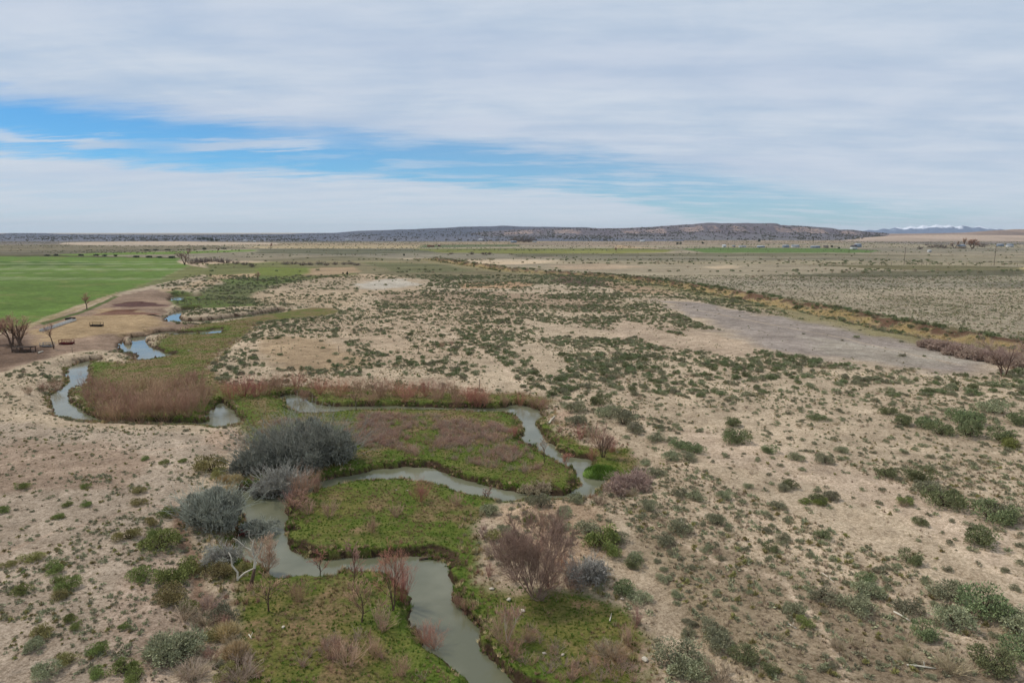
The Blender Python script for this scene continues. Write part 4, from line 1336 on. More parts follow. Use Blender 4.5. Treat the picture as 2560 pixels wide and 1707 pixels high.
# rusty shrubs near the right bend
for px, py, h_, w_, fm, lb in [
    (1450, 1098, 2.6, 1.0, W_RED[1], 'rusty red bare willow on the slope above the right bend'),
    (1488, 1110, 2.4, 1.1, W_TALL[1], 'brown bare willow between rusty willow and taller pinkish tree'),
    (1530, 1130, 2.2, 1.1, W_RED[0], 'low rust-brown willow right of the tall pinkish tree'),
    (1482, 1142, 2.0, 1.0, W_RED[2], 'dark-based red willow beside the grassy hummock'),
    (1285, 1092, 1.9, 1.1, W_RED[2], 'small rusty willow at the inner bank of the right channel'),
    (140, 975, 2.6, 1.1, W_TALL[2], 'brown willow at the far left creek bank, right one of two'),
    (112, 980, 2.2, 1.1, W_TALL[0], 'brown willow at the far left creek bank, left one of two'),
    (215, 1000, 2.6, 0.8, W_TALL[3], 'small willow overhanging the left loop water'),
    (70, 985, 1.8, 1.1, W_TALL[3], 'low brown willow among sagebrush at the far left'),
    (1053, 1253, 2.7, 0.95, W_RED[1], 'tall thin red willow clump on the middle meadow by the bend'),
    (1085, 1618, 1.9, 1.25, W_RED[0], 'crimson willow leaning over the water in the foreground'),
    (1060, 1600, 1.6, 1.1, W_PINK[1], 'pale bare shrub beside the crimson foreground willow'),
    (955, 1575, 2.2, 1.15, W_PINK[0], 'round dusky pink willow on the lower left meadow'),
    (1003, 1500, 3.6, 0.75, W_RED[2], 'bright red willow behind the forked foreground tree'),
    (755, 1245, 3.6, 0.9, W_TALL[0], 'brown bare willow in front of the big silver shrub'),
    (790, 1232, 3.0, 0.8, W_TALL[1], 'thinner brown willow standing right of the huge silver shrub front'),
    (725, 1265, 2.0, 1.1, W_PINK[2], 'pinkish low willow at the left tip of middle meadow'),
    (825, 1290, 2.0, 1.1, W_PINK[0], 'straw-pink bare shrub in the middle meadow, left one'),
    (770, 1285, 1.6, 1.1, W_PINK[1], 'small faded shrub at the left of the middle meadow'),
    (990, 1290, 1.5, 1.2, W_PINK[2], 'faded pink shrub in the centre of middle meadow'),
    (1142, 1262, 1.6, 1.1, W_PINK[1], 'pale pink shrub at right of the middle meadow'),
    (1040, 1140, 1.8, 0.9, W_PINK[0], 'pale thin shrub on the central meadow bank'),
    (930, 1330, 1.8, 1.0, W_TALL[2], 'thin brown shrub in the lower part of middle meadow'),
    (745, 1505, 2.0, 1.1, W_TALL[0], 'thin brown shrub near bank of lower left meadow'),
    (835, 1640, 1.7, 1.2, W_TALL[2], 'brown shrub at left in the lowest meadow clump'),
    (870, 1665, 2.0, 1.2, W_PINK[2], 'greyish brown shrub in the lowest meadow, centre of clump'),
    (935, 1640, 1.6, 1.2, W_TALL[1], 'dark brown shrub at right in the lowest meadow clump'),
    (1000, 1690, 1.6, 1.3, W_TALL[3], 'brown shrub at bottom edge left of the creek'),
    (1260, 1605, 3.0, 0.75, W_PINK[1], 'pale bare willow on the right meadow beside the creek'),
    (1285, 1640, 1.6, 1.4, W_TALL[2], 'low brown bush on right meadow bank below pale willow'),
    (1325, 1600, 1.2, 1.4, W_TALL[0], 'low russet bush in right meadow beyond pale willow'),
    (1545, 1650, 1.4, 1.3, W_TALL[3], 'russet bush at the right rim of right meadow'),
    (1145, 1500, 1.3, 1.2, W_TALL[1], 'olive brown bush on the right bank of foreground channel'),
    (1165, 1530, 1.1, 1.2, W_TALL[2], 'dark low bush on right bank under olive brown one')]:
    p = at(px, py)
    o = ob('willow_shrub', fm, None, p - Vector((0, 0, 0.05)), float(px) % 6.28, (h_ * w_, h_ * w_, h_))
    tag(o, lb, 'willow', 'single willows along the creek meadows')

# low willow scrub that nobody could count, on the central meadow and below
P_SCRUB = [px_mask([(850, 1045), (980, 1032), (1120, 1035), (1240, 1060), (1290, 1085), (1330, 1130), (1360, 1165), (1320, 1185), (1200, 1165), (1080, 1150), (1000, 1130), (900, 1120), (860, 1080)]),
           px_mask([(640, 1080), (700, 1050), (800, 1050), (780, 1080), (680, 1100)]),
           px_mask([(800, 1600), (1000, 1580), (1060, 1640), (1140, 1800), (820, 1800), (740, 1660)]),
           px_mask([(1300, 1570), (1500, 1560), (1600, 1680), (1640, 1800), (1420, 1800), (1300, 1680)])]
xx, yy, r = sample(60000, 1000, 1707, 500, 1700, seed=41)
h_, md_, wd_, _, _, _ = height(xx, yy, True)
i0 = inpoly(P_SCRUB[:2], xx, yy); i1 = inpoly(P_SCRUB[2:], xx, yy)
cl_ = fbm(xx, yy, 4.5, 3, 333)
keep = (md_ < 0) & (wd_ > 1.5) & (((i0) & (r.rand(len(xx)) < 0.04 + 0.34 * smoothstep(0.40, 0.62, cl_))) | (i1 & (r.rand(len(xx)) < 0.01 + 0.22 * smoothstep(0.48, 0.68, cl_))))
WS = [thicket_bush('crown', 750 + s, [M_purple, M_brown, M_pink, M_purple][s], 16, 4, 1.0, 0.9, (6, 58), 0.014, 0.05) for s in range(4)]
P_ = np.stack([xx, yy, h_ - 0.02], 1)[keep]
scatter('willow_scrub', WS, P_, r.uniform(0.45, 0.95, len(P_)), label='knee-high mauve and brown willow scrub over the central meadow', cat='scrub')

# tall grass and dead reeds lining dry edges
xx, yy, r = sample(60000, 800, 1720, 0, 1760, seed=43)
h_, md_, wd_, _, _, cd_ = height(xx, yy, True)
keep = ((np.abs(md_) < 1.6) & (wd_ > 0.3) & (fbm(xx, yy, 6, 2, 71) > 0.42) & (r.rand(len(xx)) < 0.6))
P_ = np.stack([xx, yy, h_ - 0.02], 1)[keep]
ST = [tuft_mesh('tuft', m_, 640 + i, 22, 1.0, 0.05, 42) for i, m_ in enumerate((M_straw, M_dry, M_olive, M_brown))]
scatter('dry_reed', ST, P_, r.uniform(0.35, 0.8, len(P_)), label='dry straw and brown grass fringing the meadow edges', cat='grass')
xx, yy, r = sample(160000, 900, 1720, 0, 1760, seed=47)
h_, md_, wd_, t_, fl_, _ = height(xx, yy, True)
keep = (wd_ > 0.02) & (wd_ < 1.0) & (fbm(xx, yy, 2.5, 3, 73) > 0.40) & (r.rand(len(xx)) < 0.9)
P_ = np.stack([xx, yy, h_ - 0.02], 1)[keep]
scatter('bank_grass', [tuft_mesh('tuft', m_, 660 + i, 22, 1.0, 0.06, 62) for i, m_ in enumerate((M_grass, M_grass, M_olive, M_straw, M_brown))], P_, r.uniform(0.2, 0.55, len(P_)), label='longer overhanging grass along the creek banks', cat='grass')
# canal bank growth
xx, yy, r = sample(90000, 640, 900, 900, 2650, seed=44)
cd_ = line_d(CANAL, xx, yy)
h_ = height(xx, yy)
n_ = fbm(xx, yy, 10, 3, 72)
k1 = (cd_ > -14) & (cd_ < -2) & (r.rand(len(xx)) < 0.6) & (n_ > 0.42)
k2 = (cd_ > -12) & (cd_ < 6) & ((cd_ > -1.5) | (r.rand(len(xx)) < 0.3)) & (r.rand(len(xx)) < 0.7) & (n_ > 0.38)
P_ = np.stack([xx, yy, h_ - 0.02], 1)
scatter('canal_grass', ST[:1] + ST[:1] + ST[2:3], P_[k1], r.uniform(0.7, 1.5, k1.sum()), label='golden dead grass along the foot of the long canal bank', cat='grass')
scatter('canal_scrub', SMALL[1] + SMALL[2], P_[k2], r.uniform(0.8, 1.7, k2.sum()), label='dark low scrub growing along the crest of the canal bank', cat='scrub')

# ------------------------------------------------------------------ silver shrubs (large grey masses)
def big_shrub(seed, lobes, m_leaf, n=9000, leaf=0.16):
    """lobes: list of (x, y, r, h) in metres; twiggy grey dome built from many narrow faces plus twigs"""
    r = np.random.RandomState(seed)
    Vs = []; 
    A_ = np.array([l[2] * l[2] for l in lobes]); A_ = A_ / A_.sum()
    bb = Buf()
    for (lx_, ly_, lr, lh), a_ in zip(lobes, A_):
        k = int(n * a_)
        V, Fc = leafy(r.randint(1e6), n=k, h=1.0, leaf=leaf / lr, clumps=int(16 + 8 * lr), spread=0.95, long=1.6, cmin=0.13, cmax=0.30, zj=0.8)
        V = V * np.array([lr, lr, lh]) + np.array([lx_, ly_, 0])
        bb.add(V, Fc)
    mleaf = bb.mesh('foliage', [m_leaf])
    bt = Buf()
    for (lx_, ly_, lr, lh) in lobes:
        ns = int(26 * lr)
        az_ = r.uniform(0, 6.28, ns); ln = np.radians(r.uniform(5, 62, ns))
        nd = np.stack([np.cos(az_) * np.sin(ln), np.sin(az_) * np.sin(ln), np.cos(ln)], 1)
        P0, R0 = grow(r, np.tile([[lx_, ly_, 0.0]], (ns, 1)), nd, np.full(ns, lh * 0.9) / np.maximum(np.cos(ln), 0.6), np.full(ns, 0.05), 5, 0.05, 0.08, 0.3)
        P1, R1 = kids(r, P0, R0, 8, 0.35, 1.0, (0.25, 0.45), (15, 50), 3, 0.1, 0.08, 0.6)
        bt.tubes(P0, R0, 4); bt.tubes(P1, np.maximum(R1, 0.012), 3)
    return mleaf, bt.mesh('branch', [m_leaf])


def put_big(px, py, seed, lobes, m, label, n=9000, leaf=0.16, name='silver_shrub', group=None):
    p = at(px, py)
    e = ob(name, None, None, p)
    ml, mb = big_shrub(seed, lobes, m, n, leaf)
    ob('foliage', ml, e); ob('branch', mb, e)
    tag(e, label, 'shrub', group)
    return e


g_ = 'large silver-grey bare shrubs beside the creek'
put_big(745, 1165, 1, [(-4.2, -1.2, 2.4, 4.2), (-2.0, 1.0, 2.9, 5.6), (1.4, 1.6, 3.0, 6.0), (4.0, 1.0, 2.6, 5.2), (1.2, -1.4, 2.4, 3.8), (-5.8, -2.6, 1.6, 2.6), (5.2, 2.6, 1.9, 3.8), (-0.4, -0.6, 2.2, 4.6)], M_grey,
        'huge silver-grey shrub mass left of the central meadow', 26000, 0.15, group=g_)
put_big(700, 1222, 2, [(0, 0, 2.2, 3.0), (-1.7, -0.8, 1.3, 1.6), (1.3, 0.8, 1.5, 2.4)], M_bgrey,
        'smaller blue-grey shrub in front of the huge one, over the water', 9000, 0.13, group=g_)
put_big(528, 1318, 3, [(0, 0, 2.3, 3.7), (-1.8, 2.0, 1.9, 3.0), (0.5, 1.8, 2.0, 3.5), (1.4, -0.4, 1.4, 2.2)], M_grey,
        'rounded grey shrub on the left bank by the pool', 15000, 0.12, group=g_)
put_big(1465, 1452, 4, [(0, 0, 1.6, 1.9), (0.9, 0.5, 1.1, 1.4), (-0.9, 0.2, 1.0, 1.3)], M_bgrey,
        'round blue-grey shrub on the bluff right of the pinkish tree', 5000, 0.09, group=g_)
put_big(655, 1330, 5, [(0, 0, 1.7, 1.3), (-1.3, -0.2, 1.2, 1.0)], M_grey,
        'dead grey brush sprawled over the water with rusty roots', 3500, 0.10, group=g_)
put_big(545, 1410, 6, [(0, 0, 1.5, 1.6), (0.9, 0.6, 1.1, 1.3)], M_bgrey,
        'pale dead grey shrub left of the white forked snag', 3500, 0.08, group=g_)
put_big(1545, 1235, 7, [(0, 0, 1.6, 1.5), (2.2, 1.2, 1.9, 1.9), (0.9, 2.4, 1.5, 1.5), (3.0, 3.2, 1.4, 1.6)], M_purple,
        'mauve-grey bare shrub mass on the bank beside the right bend', 8000, 0.10, group=g_)
put_big(425, 1640, 9, [(0, 0, 1.5, 1.5), (1.0, 0.6, 1.2, 1.2), (-0.9, 0.5, 1.0, 1.1)], M_sage,
        'large olive-grey shrub at lower left by the path end', 5200, 0.08, group=g_)
put_big(1325, 1235, 8, [(0, 0, 1.3, 1.1), (1.5, 0.8, 1.2, 1.2)], M_dry, 'greyish shrub on the right tip of the central meadow', 3600, 0.09, group=g_)
# row of mauve bare thicket at the canal foot
for j, (px, py, rr_) in enumerate([(2325, 868, 2.6), (2360, 876, 2.8), (2400, 888, 3.2), (2440, 898, 3.2), (2480, 904, 3.0), (2525, 912, 3.4), (2565, 922, 3.6)]):
    put_big(px, py, 20 + j, [(0, 0, rr_, rr_ * 0.85), (rr_ * 0.7, rr_ * 0.5, rr_ * 0.7, rr_ * 0.7), (-rr_ * 0.7, 0.3, rr_ * 0.6, rr_ * 0.55)], M_purple,
            'mauve bare thicket shrub at the right canal foot, %s from left' % ORD[j], 3600, 0.22, 'thicket_shrub', 'mauve thicket row at the foot of the canal bank')

# rusty roots under the dead brush
r = np.random.RandomState(5)
bb = Buf()
for k in range(26):
    a_ = r.uniform(2.4, 4.2); L = r.uniform(0.8, 2.2)
    P0, R0 = grow(r, np.array([[0.0, 0, 0.5]]), np.array([[math.cos(a_), math.sin(a_) * 0.7, -0.15]]), np.array([L]), np.array([0.035]), 6, -0.12, 0.16, 0.4)
    bb.tubes(P0, R0, 4)
p = at(625, 1338)
tag(ob('root_tangle', bb.mesh('root_tangle', [M_rust]), None, p), 'tangle of rusty red roots at the foot of dead grey brush', 'roots')

# ------------------------------------------------------------------ trees
def put_tree(px, py, hpx, seed, label, m_b=None, m_t=None, name='bare_tree', group='bare trees standing alone', wid=1.0, **kw):
    p = at(px, py)
    sl = math.sqrt(p.x ** 2 + p.y ** 2 + (H - p.z) ** 2)
    hgt = hpx / F * sl / math.cos(math.atan2(H, math.hypot(p.x, p.y))) * 0.98
    tm, cm = bare_tree(name, seed, hgt, m_bark=m_b or M_bark, m_twig=m_t or M_brown, **kw)
    e = ob(name, None, None, p, None, (wid, wid, 1))
    ob('trunk', tm, e); ob('crown', cm, e)
    tag(e, label, 'tree', group)
    return e


put_tree(55, 874, 72, 1, 'broad bare cottonwood behind the dark stock shed, right of two', n1=8, n2=7, n3=6, trunks=2, lean=18, twr=0.018, wid=1.05, a1=(25, 60))
put_tree(29, 866, 64, 2, 'bare cottonwood at the left edge, left of two', n1=8, n2=7, n3=6, trunks=2, lean=20, twr=0.018, wid=1.0, a1=(25, 60))
put_tree(-12, 862, 50, 12, 'low bare tree cut by the left edge of the picture', n1=7, n2=6, n3=6, trunks=3, lean=30, twr=0.03, a1=(25, 60))
put_tree(135, 872, 58, 3, 'slender bare tree between the hay feeders', n1=7, n2=5, n3=4, twr=0.022, fork=0.5, r0=0.03, a1=(15, 40), wid=0.9)
put_tree(217, 773, 36, 4, 'small bare tree beside the farm track at the field edge', n1=8, n2=6, n3=5, twr=0.035, a1=(25, 60), wid=1.1)
put_tree(2506, 942, 76, 5, 'broad dark bare tree with forked trunk at right by the silt flat', m_t=M_purple, n1=8, n2=7, n3=6, trunks=3, lean=28, twr=0.018, r0=0.02, fork=0.25, a1=(25, 60), wid=1.15)
put_tree(1338, 1490, 175, 6, 'large pinkish brown bare tree above the right meadow', m_b=M_plum, m_t=M_plum, n1=9, n2=8, n3=6, trunks=9, lean=40, twr=0.010, r0=0.009, fork=0.10, a1=(15, 50), wid=0.85, n4=2, up=0.25)
put_tree(982, 1524, 150, 7, 'forked tree with red twigs at the foreground channel', m_b=M_bark, m_t=M_red, n1=9, n2=7, n3=5, trunks=2, lean=14, twr=0.009, r0=0.014, fork=0.3, a1=(25, 55), wid=0.9)
put_tree(800, 1438, 64, 8, 'small pinkish tree on the near bank, left of two', m_t=M_red, n1=7, n2=5, n3=4, twr=0.010, r0=0.02, a1=(25, 60))
put_tree(886, 1436, 78, 9, 'small pinkish tree on the near bank, right of two', m_t=M_pink, n1=8, n2=6, n3=5, twr=0.010, r0=0.02, a1=(25, 60))
put_tree(882, 1474, 70, 10, 'thin brown tree on lower left meadow near the bank', m_t=M_brown, n1=7, n2=5, n3=4, twr=0.009, r0=0.018, a1=(25, 60))
put_tree(904, 1555, 88, 11, 'brownish thin tree in the middle of the lower left meadow', m_t=M_brown, n1=8, n2=6, n3=4, twr=0.009, r0=0.015, a1=(25, 60), wid=1.1)
put_tree(672, 1528, 84, 13, 'brown bare tree at left in the lower left meadow', m_t=M_brown, n1=8, n2=6, n3=4, twr=0.009, r0=0.018, a1=(25, 60), wid=1.1)
put_tree(668, 1428, 84, 14, 'bushy light brown tree right of the white snag', m_t=M_pink, m_b=M_brown, n1=9, n2=7, n3=4, trunks=4, lean=30, twr=0.010, r0=0.015, fork=0.15, a1=(20, 50), wid=0.95)
put_tree(722, 1288, 60, 15, 'small dark tree leaning over the pool at meadow tip', m_t=M_brown, n1=8, n2=5, n3=4, trunks=3, lean=45, twr=0.010, r0=0.025, a1=(20, 55), wid=1.5)
put_tree(1361, 1157, 70, 16, 'slender bare tree on the bank of the right channel', m_t=M_brown, n1=8, n2=5, n3=4, twr=0.012, r0=0.018, a1=(20, 50), wid=0.8)
put_tree(1416, 1168, 38, 17, 'tiny reddish tree at the water below the slender one', m_t=M_red, m_b=M_brown, n1=7, n2=5, n3=4, trunks=2, lean=25, twr=0.012, r0=0.03, a1=(20, 55))
put_tree(1508, 1143, 88, 18, 'pinkish bare tree beside the grassy hummock', m_t=M_pink, n1=9, n2=7, n3=5, trunks=3, lean=22, twr=0.013, r0=0.018, fork=0.2, a1=(25, 55), wid=0.95)
put_tree(1217, 1243, 36, 19, 'little bare tree on the meadow tip where channels narrow', m_t=M_pink, n1=7, n2=5, n3=3, trunks=2, lean=25, twr=0.010, r0=0.025, a1=(20, 50))
put_tree(891, 1026, 58, 20, 'small brown tree on the bank of the upper channel', m_t=M_brown, n1=8, n2=6, n3=5, twr=0.014, r0=0.02, a1=(25, 60))
put_tree(1268, 1607, 86, 21, 'pale bare tree on the right meadow by the creek', m_t=M_pink, m_b=M_pale, n1=8, n2=6, n3=4, trunks=2, lean=16, twr=0.008, r0=0.014, a1=(15, 40), wid=0.8)
put_tree(643, 704, 24, 22, 'small reddish tree in the distant left green', m_t=M_pink, n1=7, n2=6, n3=4, twr=0.05, a1=(25, 60), wid=1.2)
put_tree(462, 662, 36, 23, 'tall dusky bare tree at far corner of the crop field', m_t=M_purple, n1=7, n2=6, n3=5, trunks=2, lean=15, twr=0.09, a1=(25, 60), wid=1.1)
put_tree(676, 623, 15, 24, 'lone bare tree on the far tan plain, left of centre', m_t=M_brown, n1=6, n2=6, n3=4, twr=0.14, a1=(25, 60), wid=1.2)
put_tree(1540, 631, 13, 25, 'lone bare tree in the far olive strip', m_t=M_brown, n1=6, n2=5, n3=4, twr=0.13, a1=(25, 60), wid=1.0)
put_tree(544, 632, 12, 26, 'small far tree at the end of the thin green strip', m_t=M_bark, n1=6, n2=5, n3=4, twr=0.13, a1=(25, 60), wid=1.2)
put_tree(2386, 621, 16, 27, 'bare tree at left of the far right farmstead', m_t=M_purple, n1=7, n2=6, n3=4, trunks=2, lean=25, twr=0.15, a1=(25, 60), wid=1.5)
put_tree(2410, 616, 18, 28, 'tallest pale bare tree behind the far right farmstead', m_t=M_pink, n1=7, n2=6, n3=4, trunks=2, lean=12, twr=0.15, a1=(15, 40), wid=0.9)
put_tree(2430, 622, 20, 29, 'bushy bare tree at right of the far right farmstead', m_t=M_brown, n1=7, n2=6, n3=5, trunks=3, lean=30, twr=0.15, a1=(25, 60), wid=1.5)

# white dead snag with forked limbs
def limbs(chains, m, name):
    bb = Buf()
    for pts, r0_, r1_ in chains:
        P0 = np.array(pts, float)[None]
        bb.tubes(P0, np.linspace(r0_, r1_, len(pts))[None], 6)
    return bb.mesh(name, [m], True)


p = at(625, 1462)
e = ob('dead_snag', None, None, p)
ob('trunk', limbs([([(0, 0, -0.2), (0.25, 0, 0.6), (0.45, 0.1, 1.5)], 0.2, 0.12)], M_bark, 'trunk'), e)
ob('limb', limbs([([(0.43, 0.1, 1.45), (0.5, 0.2, 2.3), (0.25, 0.3, 3.1), (0.4, 0.3, 3.9), (0.7, 0.4, 4.5)], 0.12, 0.03),
                  ([(0.28, 0.28, 3.0), (-0.3, 0.2, 3.4), (-0.9, 0.1, 4.1), (-1.2, 0.0, 4.3)], 0.06, 0.02),
                  ([(0.48, 0.2, 2.2), (0.9, 0.1, 2.9), (1.2, 0, 3.7)], 0.06, 0.02),
                  ([(0.38, 0.3, 3.7), (0.1, 0.2, 4.3), (0.2, 0.1, 4.9)], 0.04, 0.015)], M_pale, 'limb'), e)
r = np.random.RandomState(3)
P0 = np.array([[(0.35, 0.1, 2.2), (0.5, 0.2, 3.0), (0.6, 0.3, 4.0)], [(0.28, 0.3, 3.0), (-0.5, 0.2, 3.5), (-1.1, 0.1, 4.1)], [(0.9, 0.1, 2.9), (1.1, 0, 3.3), (1.3, 0, 3.9)]])
P1, R1 = kids(r, P0, np.full((3, 3), 0.03), 14, 0.1, 1, (0.3, 0.6), (20, 60), 3, 0.1, 0.1, 0.5)
bb = Buf(); bb.tubes(P1, np.maximum(R1, 0.012), 3)
ob('twig', bb.mesh('twig', [M_bgrey]), e)
tag(e, 'bleached white dead tree forking over the left bank', 'tree', 'bare trees standing alone')
p = at(594, 1450)
tag(ob('fallen_branch', limbs([([(0, 0, 0.0), (0.0, 0.1, 0.7), (-0.5, 0.2, 1.3), (-0.5, 0.2, 2.0), (-0.7, 0.2, 2.5)], 0.10, 0.04),
                               ([(0, 0, 0.1), (0.6, 0.2, 0.6), (1.3, 0.4, 0.9), (1.6, 0.4, 1.5)], 0.10, 0.04)], M_pale, 'fallen_branch'), None, p),
    'white forked broken branch left of the dead snag', 'branch')

# driftwood and logs: (px0, py0, px1, py1, radius, label)
for x0_, y0_, x1_, y1_, rr_, lb in [
    (1048, 1399, 1079, 1394, 0.12, 'white log lying in the water under the dark cut bank'),
    (1372, 1060, 1386, 1042, 0.16, 'white log leaning on the sandy lip at right bend'),
    (614, 1340, 663, 1333, 0.09, 'pale driftwood below the dead grey brush'),
    (2056, 1433, 2087, 1457, 0.05, 'thin pale stick among dry scrub at right'),
    (2234, 1530, 2276, 1554, 0.09, 'long white log in the lower right scrub'),
    (2071, 1500, 2077, 1484, 0.05, 'short upright white stick beside a green shrub'),
    (2266, 1663, 2340, 1672, 0.08, 'grey log near the bottom right'),
    (1968, 1560, 1992, 1572, 0.07, 'short bleached log below a bright green shrub'),
    (1085, 1390, 1062, 1396, 0.08, 'dark wet log at the corner of the cut bank'),
    (622, 1586, 629, 1597, 0.05, 'thin white stick in the lower left meadow'),
    (1524, 1553, 1528, 1538, 0.05, 'white upright stick in the right meadow'),
    (95, 884, 108, 879, 0.18, 'grey log on the ground right of the stock shed'),
    (1690, 1300, 1712, 1306, 0.05, 'pale stick on the bluff sand')]:
    a = at(x0_, y0_); b_ = at(x1_, y1_)
    d = b_ - a
    P0 = np.array([[(0, 0, 0), tuple(d * 0.33 + Vector((0, 0, rr_ * 0.4))), tuple(d * 0.7 + Vector((0, 0, rr_ * 0.2))), tuple(d)]])
    bb = Buf(); bb.tubes(P0, np.array([[rr_, rr_ * 0.95, rr_ * 0.8, rr_ * 0.5]]), 7)
    s0 = d * 0.6; bb.tubes(np.array([[tuple(s0), tuple(s0 + Vector((0.1, 0.25, 0.25)))]]), np.array([[rr_ * 0.5, rr_ * 0.3]]), 5)
    tag(ob('log', bb.mesh('log', [M_bark if 'dark' in lb else M_pale], True), None, a + Vector((0, 0, rr_ * 0.6))), lb, 'log', 'logs and sticks lying about')

# grassy hummock in the creek, straw tussocks, stones
M_humm = simple('hummock_grass', (104, 126, 58), 0.3, 1.2, 0.9, 0.15, 0.6)


def hummock(name, px, py, rx, ry, hz, m_core, m_blade, label, cat, seed, blade=0.4, n=2600, group=None):
    r = np.random.RandomState(seed)
    p = at(px, py); e = ob(name, None, None, (p.x, p.y, max(p.z, WZ) - 0.05))
    nu, nv = 20, 8
    V = [(0, 0, hz)]
    for j in range(1, nv + 1):
        for i in range(nu):
            a_ = 2 * math.pi * i / nu; q = j / nv * math.pi / 2
            k = 1 + 0.12 * math.sin(a_ * 3 + seed) + 0.06 * math.sin(a_ * 7)
            V.append((rx * k * math.sin(q) * math.cos(a_), ry * k * math.sin(q) * math.sin(a_), hz * math.cos(q) ** 0.7 - (0.3 if j == nv else 0)))
    F3 = [(0, 1 + i, 1 + (i + 1) % nu) for i in range(nu)]
    F4 = [(1 + (j - 1) * nu + i, 1 + j * nu + i, 1 + j * nu + (i + 1) % nu, 1 + (j - 1) * nu + (i + 1) % nu) for j in range(1, nv) for i in range(nu)]
    ob('mound', mk_mesh('mound', V, F3, F4, [m_core], None, True), e)
    a_ = r.uniform(0, 6.28, n); q = np.sqrt(r.rand(n)) * 1.02
    bx_ = rx * q * np.cos(a_); by_ = ry * q * np.sin(a_); bz = hz * np.sqrt(np.clip(1 - q * q, 0, 1)) ** 0.8
    o_ = np.stack([np.cos(a_) * q * 0.7, np.sin(a_) * q * 0.7, np.ones(n)], 1) + rdir(r, n) * 0.45
    o_ /= np.linalg.norm(o_, axis=1, keepdims=True)
    B = np.stack([bx_, by_, bz], 1); s_ = np.cross(o_, rdir(r, n)); s_ /= np.linalg.norm(s_, axis=1, keepdims=True); s_ *= 0.035
    Vb = np.stack([B - s_, B + s_, B + o_ * (blade * r.uniform(0.5, 1, n))[:, None]], 1).reshape(-1, 3)
    ob('grass_blade', mk_mesh('grass_blade', Vb, np.arange(n * 3).reshape(-1, 3), None, [m_blade]), e).data
    e.children[-1]['kind'] = 'stuff'
    tag(e, label, cat, group)


hummock('grassy_hummock', 1503, 1178, 2.2, 1.7, 1.1, M_humm, M_grass, 'rounded bright green grassy hummock in the right bend', 'hummock', 4)
for j, (px, py, rr_, lb) in enumerate([(574, 1232, 0.7, 'straw-coloured tussock beside the pool, nearest the water'), (560, 1205, 0.6, 'straw-coloured tussock between olive shrubs and the huge silver shrub'),
                                       (588, 1205, 0.7, 'tall straw tussock at the left foot of the huge silver shrub'), (568, 1590, 0.8, 'golden dead grass clump at the meadow edge, upper'),
                                       (590, 1640, 0.8, 'golden dead grass clump at the meadow edge, lower')]):
    hummock('straw_tussock', px, py, rr_, rr_, rr_ * 0.8, M_straw, M_straw, lb, 'tussock', 9 + j, 0.7, 700, 'straw tussocks on the left bank')
M_stone = simple('pale_stone', (196, 184, 164), 0.15, 5.0)
for j, (px, py, s_, lb) in enumerate([(1229, 1473, 0.28, 'pale stone near the top of the right meadow'), (1272, 1500, 0.30, 'whitish stone in right meadow below the first'), (1307, 1528, 0.3, 'tan stone in right meadow nearer the camera'),
                                      (1360, 1633, 0.18, 'small white stone low in right meadow, left of two'), (1407, 1637, 0.18, 'small white stone low in right meadow, right of two'),
                                      (1612, 1650, 0.35, 'white stone at the bottom right rim of right meadow'), (1556, 1498, 0.25, 'white stone on the bluff beside grey-green shrubs'),
                                      (472, 877, 0.3, 'small white stone on the green by the upper pool'), (708, 1568, 0.2, 'white stone in lower left meadow'),
                                      (990, 1225, 0.15, 'white stone on the middle meadow, left of two'), (1019, 1226, 0.15, 'white stone on the middle meadow, right of two')]):
    p = at(px, py)
    bm_ = __import__('bmesh').new()
    __import__('bmesh').ops.create_icosphere(bm_, subdivisions=2, radius=1)
    rj = random.Random(j)
    for v in bm_.verts:
        v.co *= rj.uniform(0.82, 1.12)
        v.co.z *= 0.6
    me_ = bpy.data.meshes.new('stone'); bm_.to_mesh(me_); bm_.free(); me_.materials.append(M_stone)
    tag(ob('stone', me_, None, p + Vector((0, 0, s_ * 0.3)), j, (s_ * 0.8, s_ * 0.6, s_ * 0.6)), lb, 'stone', 'pale stones lying in the meadows')

# ------------------------------------------------------------------ fence posts
M_post = simple('weathered_post', (122, 108, 92), 0.2, 8.0)
POSTS = [(703, 880, 1.3, 'beyond the upper pool green, leftmost'), (847, 878, 1.35, 'standing alone at the edge of the bare tan patch'), (1046, 878, 1.4, 'dark, left of the three close together'),
         (1067, 877, 1.3, 'pale, middle of the three close together'), (1088, 872, 1.8, 'tall, right of the three close together'), (1125, 908, 1.4, 'among shrubs below the pink twigs, left of two'),
         (1144, 926, 1.4, 'among shrubs below the pink twigs, right of two'), (1199, 972, 1.9, 'tall dark, behind the red willows at their right end'), (1235, 790, 1.3, 'farthest, on the middle sand'), (181, 882, 1.4, 'at the yard edge by the upper left bank')]
bb = Buf(); bb.tubes(np.array([[(0, 0, -0.2), (0.01, 0, 0.5), (0.02, 0, 1.0)]]), np.array([[0.075, 0.07, 0.065]]), 7)
post_me = bb.mesh('fence_post', [M_post], True)
for px, py, h_, lb in POSTS:
    p = at(px, py)
    tag(ob('fence_post', post_me, None, p, px % 3, (1, 1, h_)), 'wooden fence post %s' % lb, 'post', 'old fence posts crossing the sand')
# leaning pink twigs between the posts
for px, py, h_, lb in [(1105, 868, 1.8, 'sparse pink bare shrub behind the three close posts'), (1128, 864, 1.5, 'smaller pink bare shrub right of the close posts')]:
    p = at(px, py)
    tag(ob('willow_shrub', W_PINK[0], None, p, 1.0, (h_, h_, h_)), lb, 'willow', 'single willows along the creek meadows')

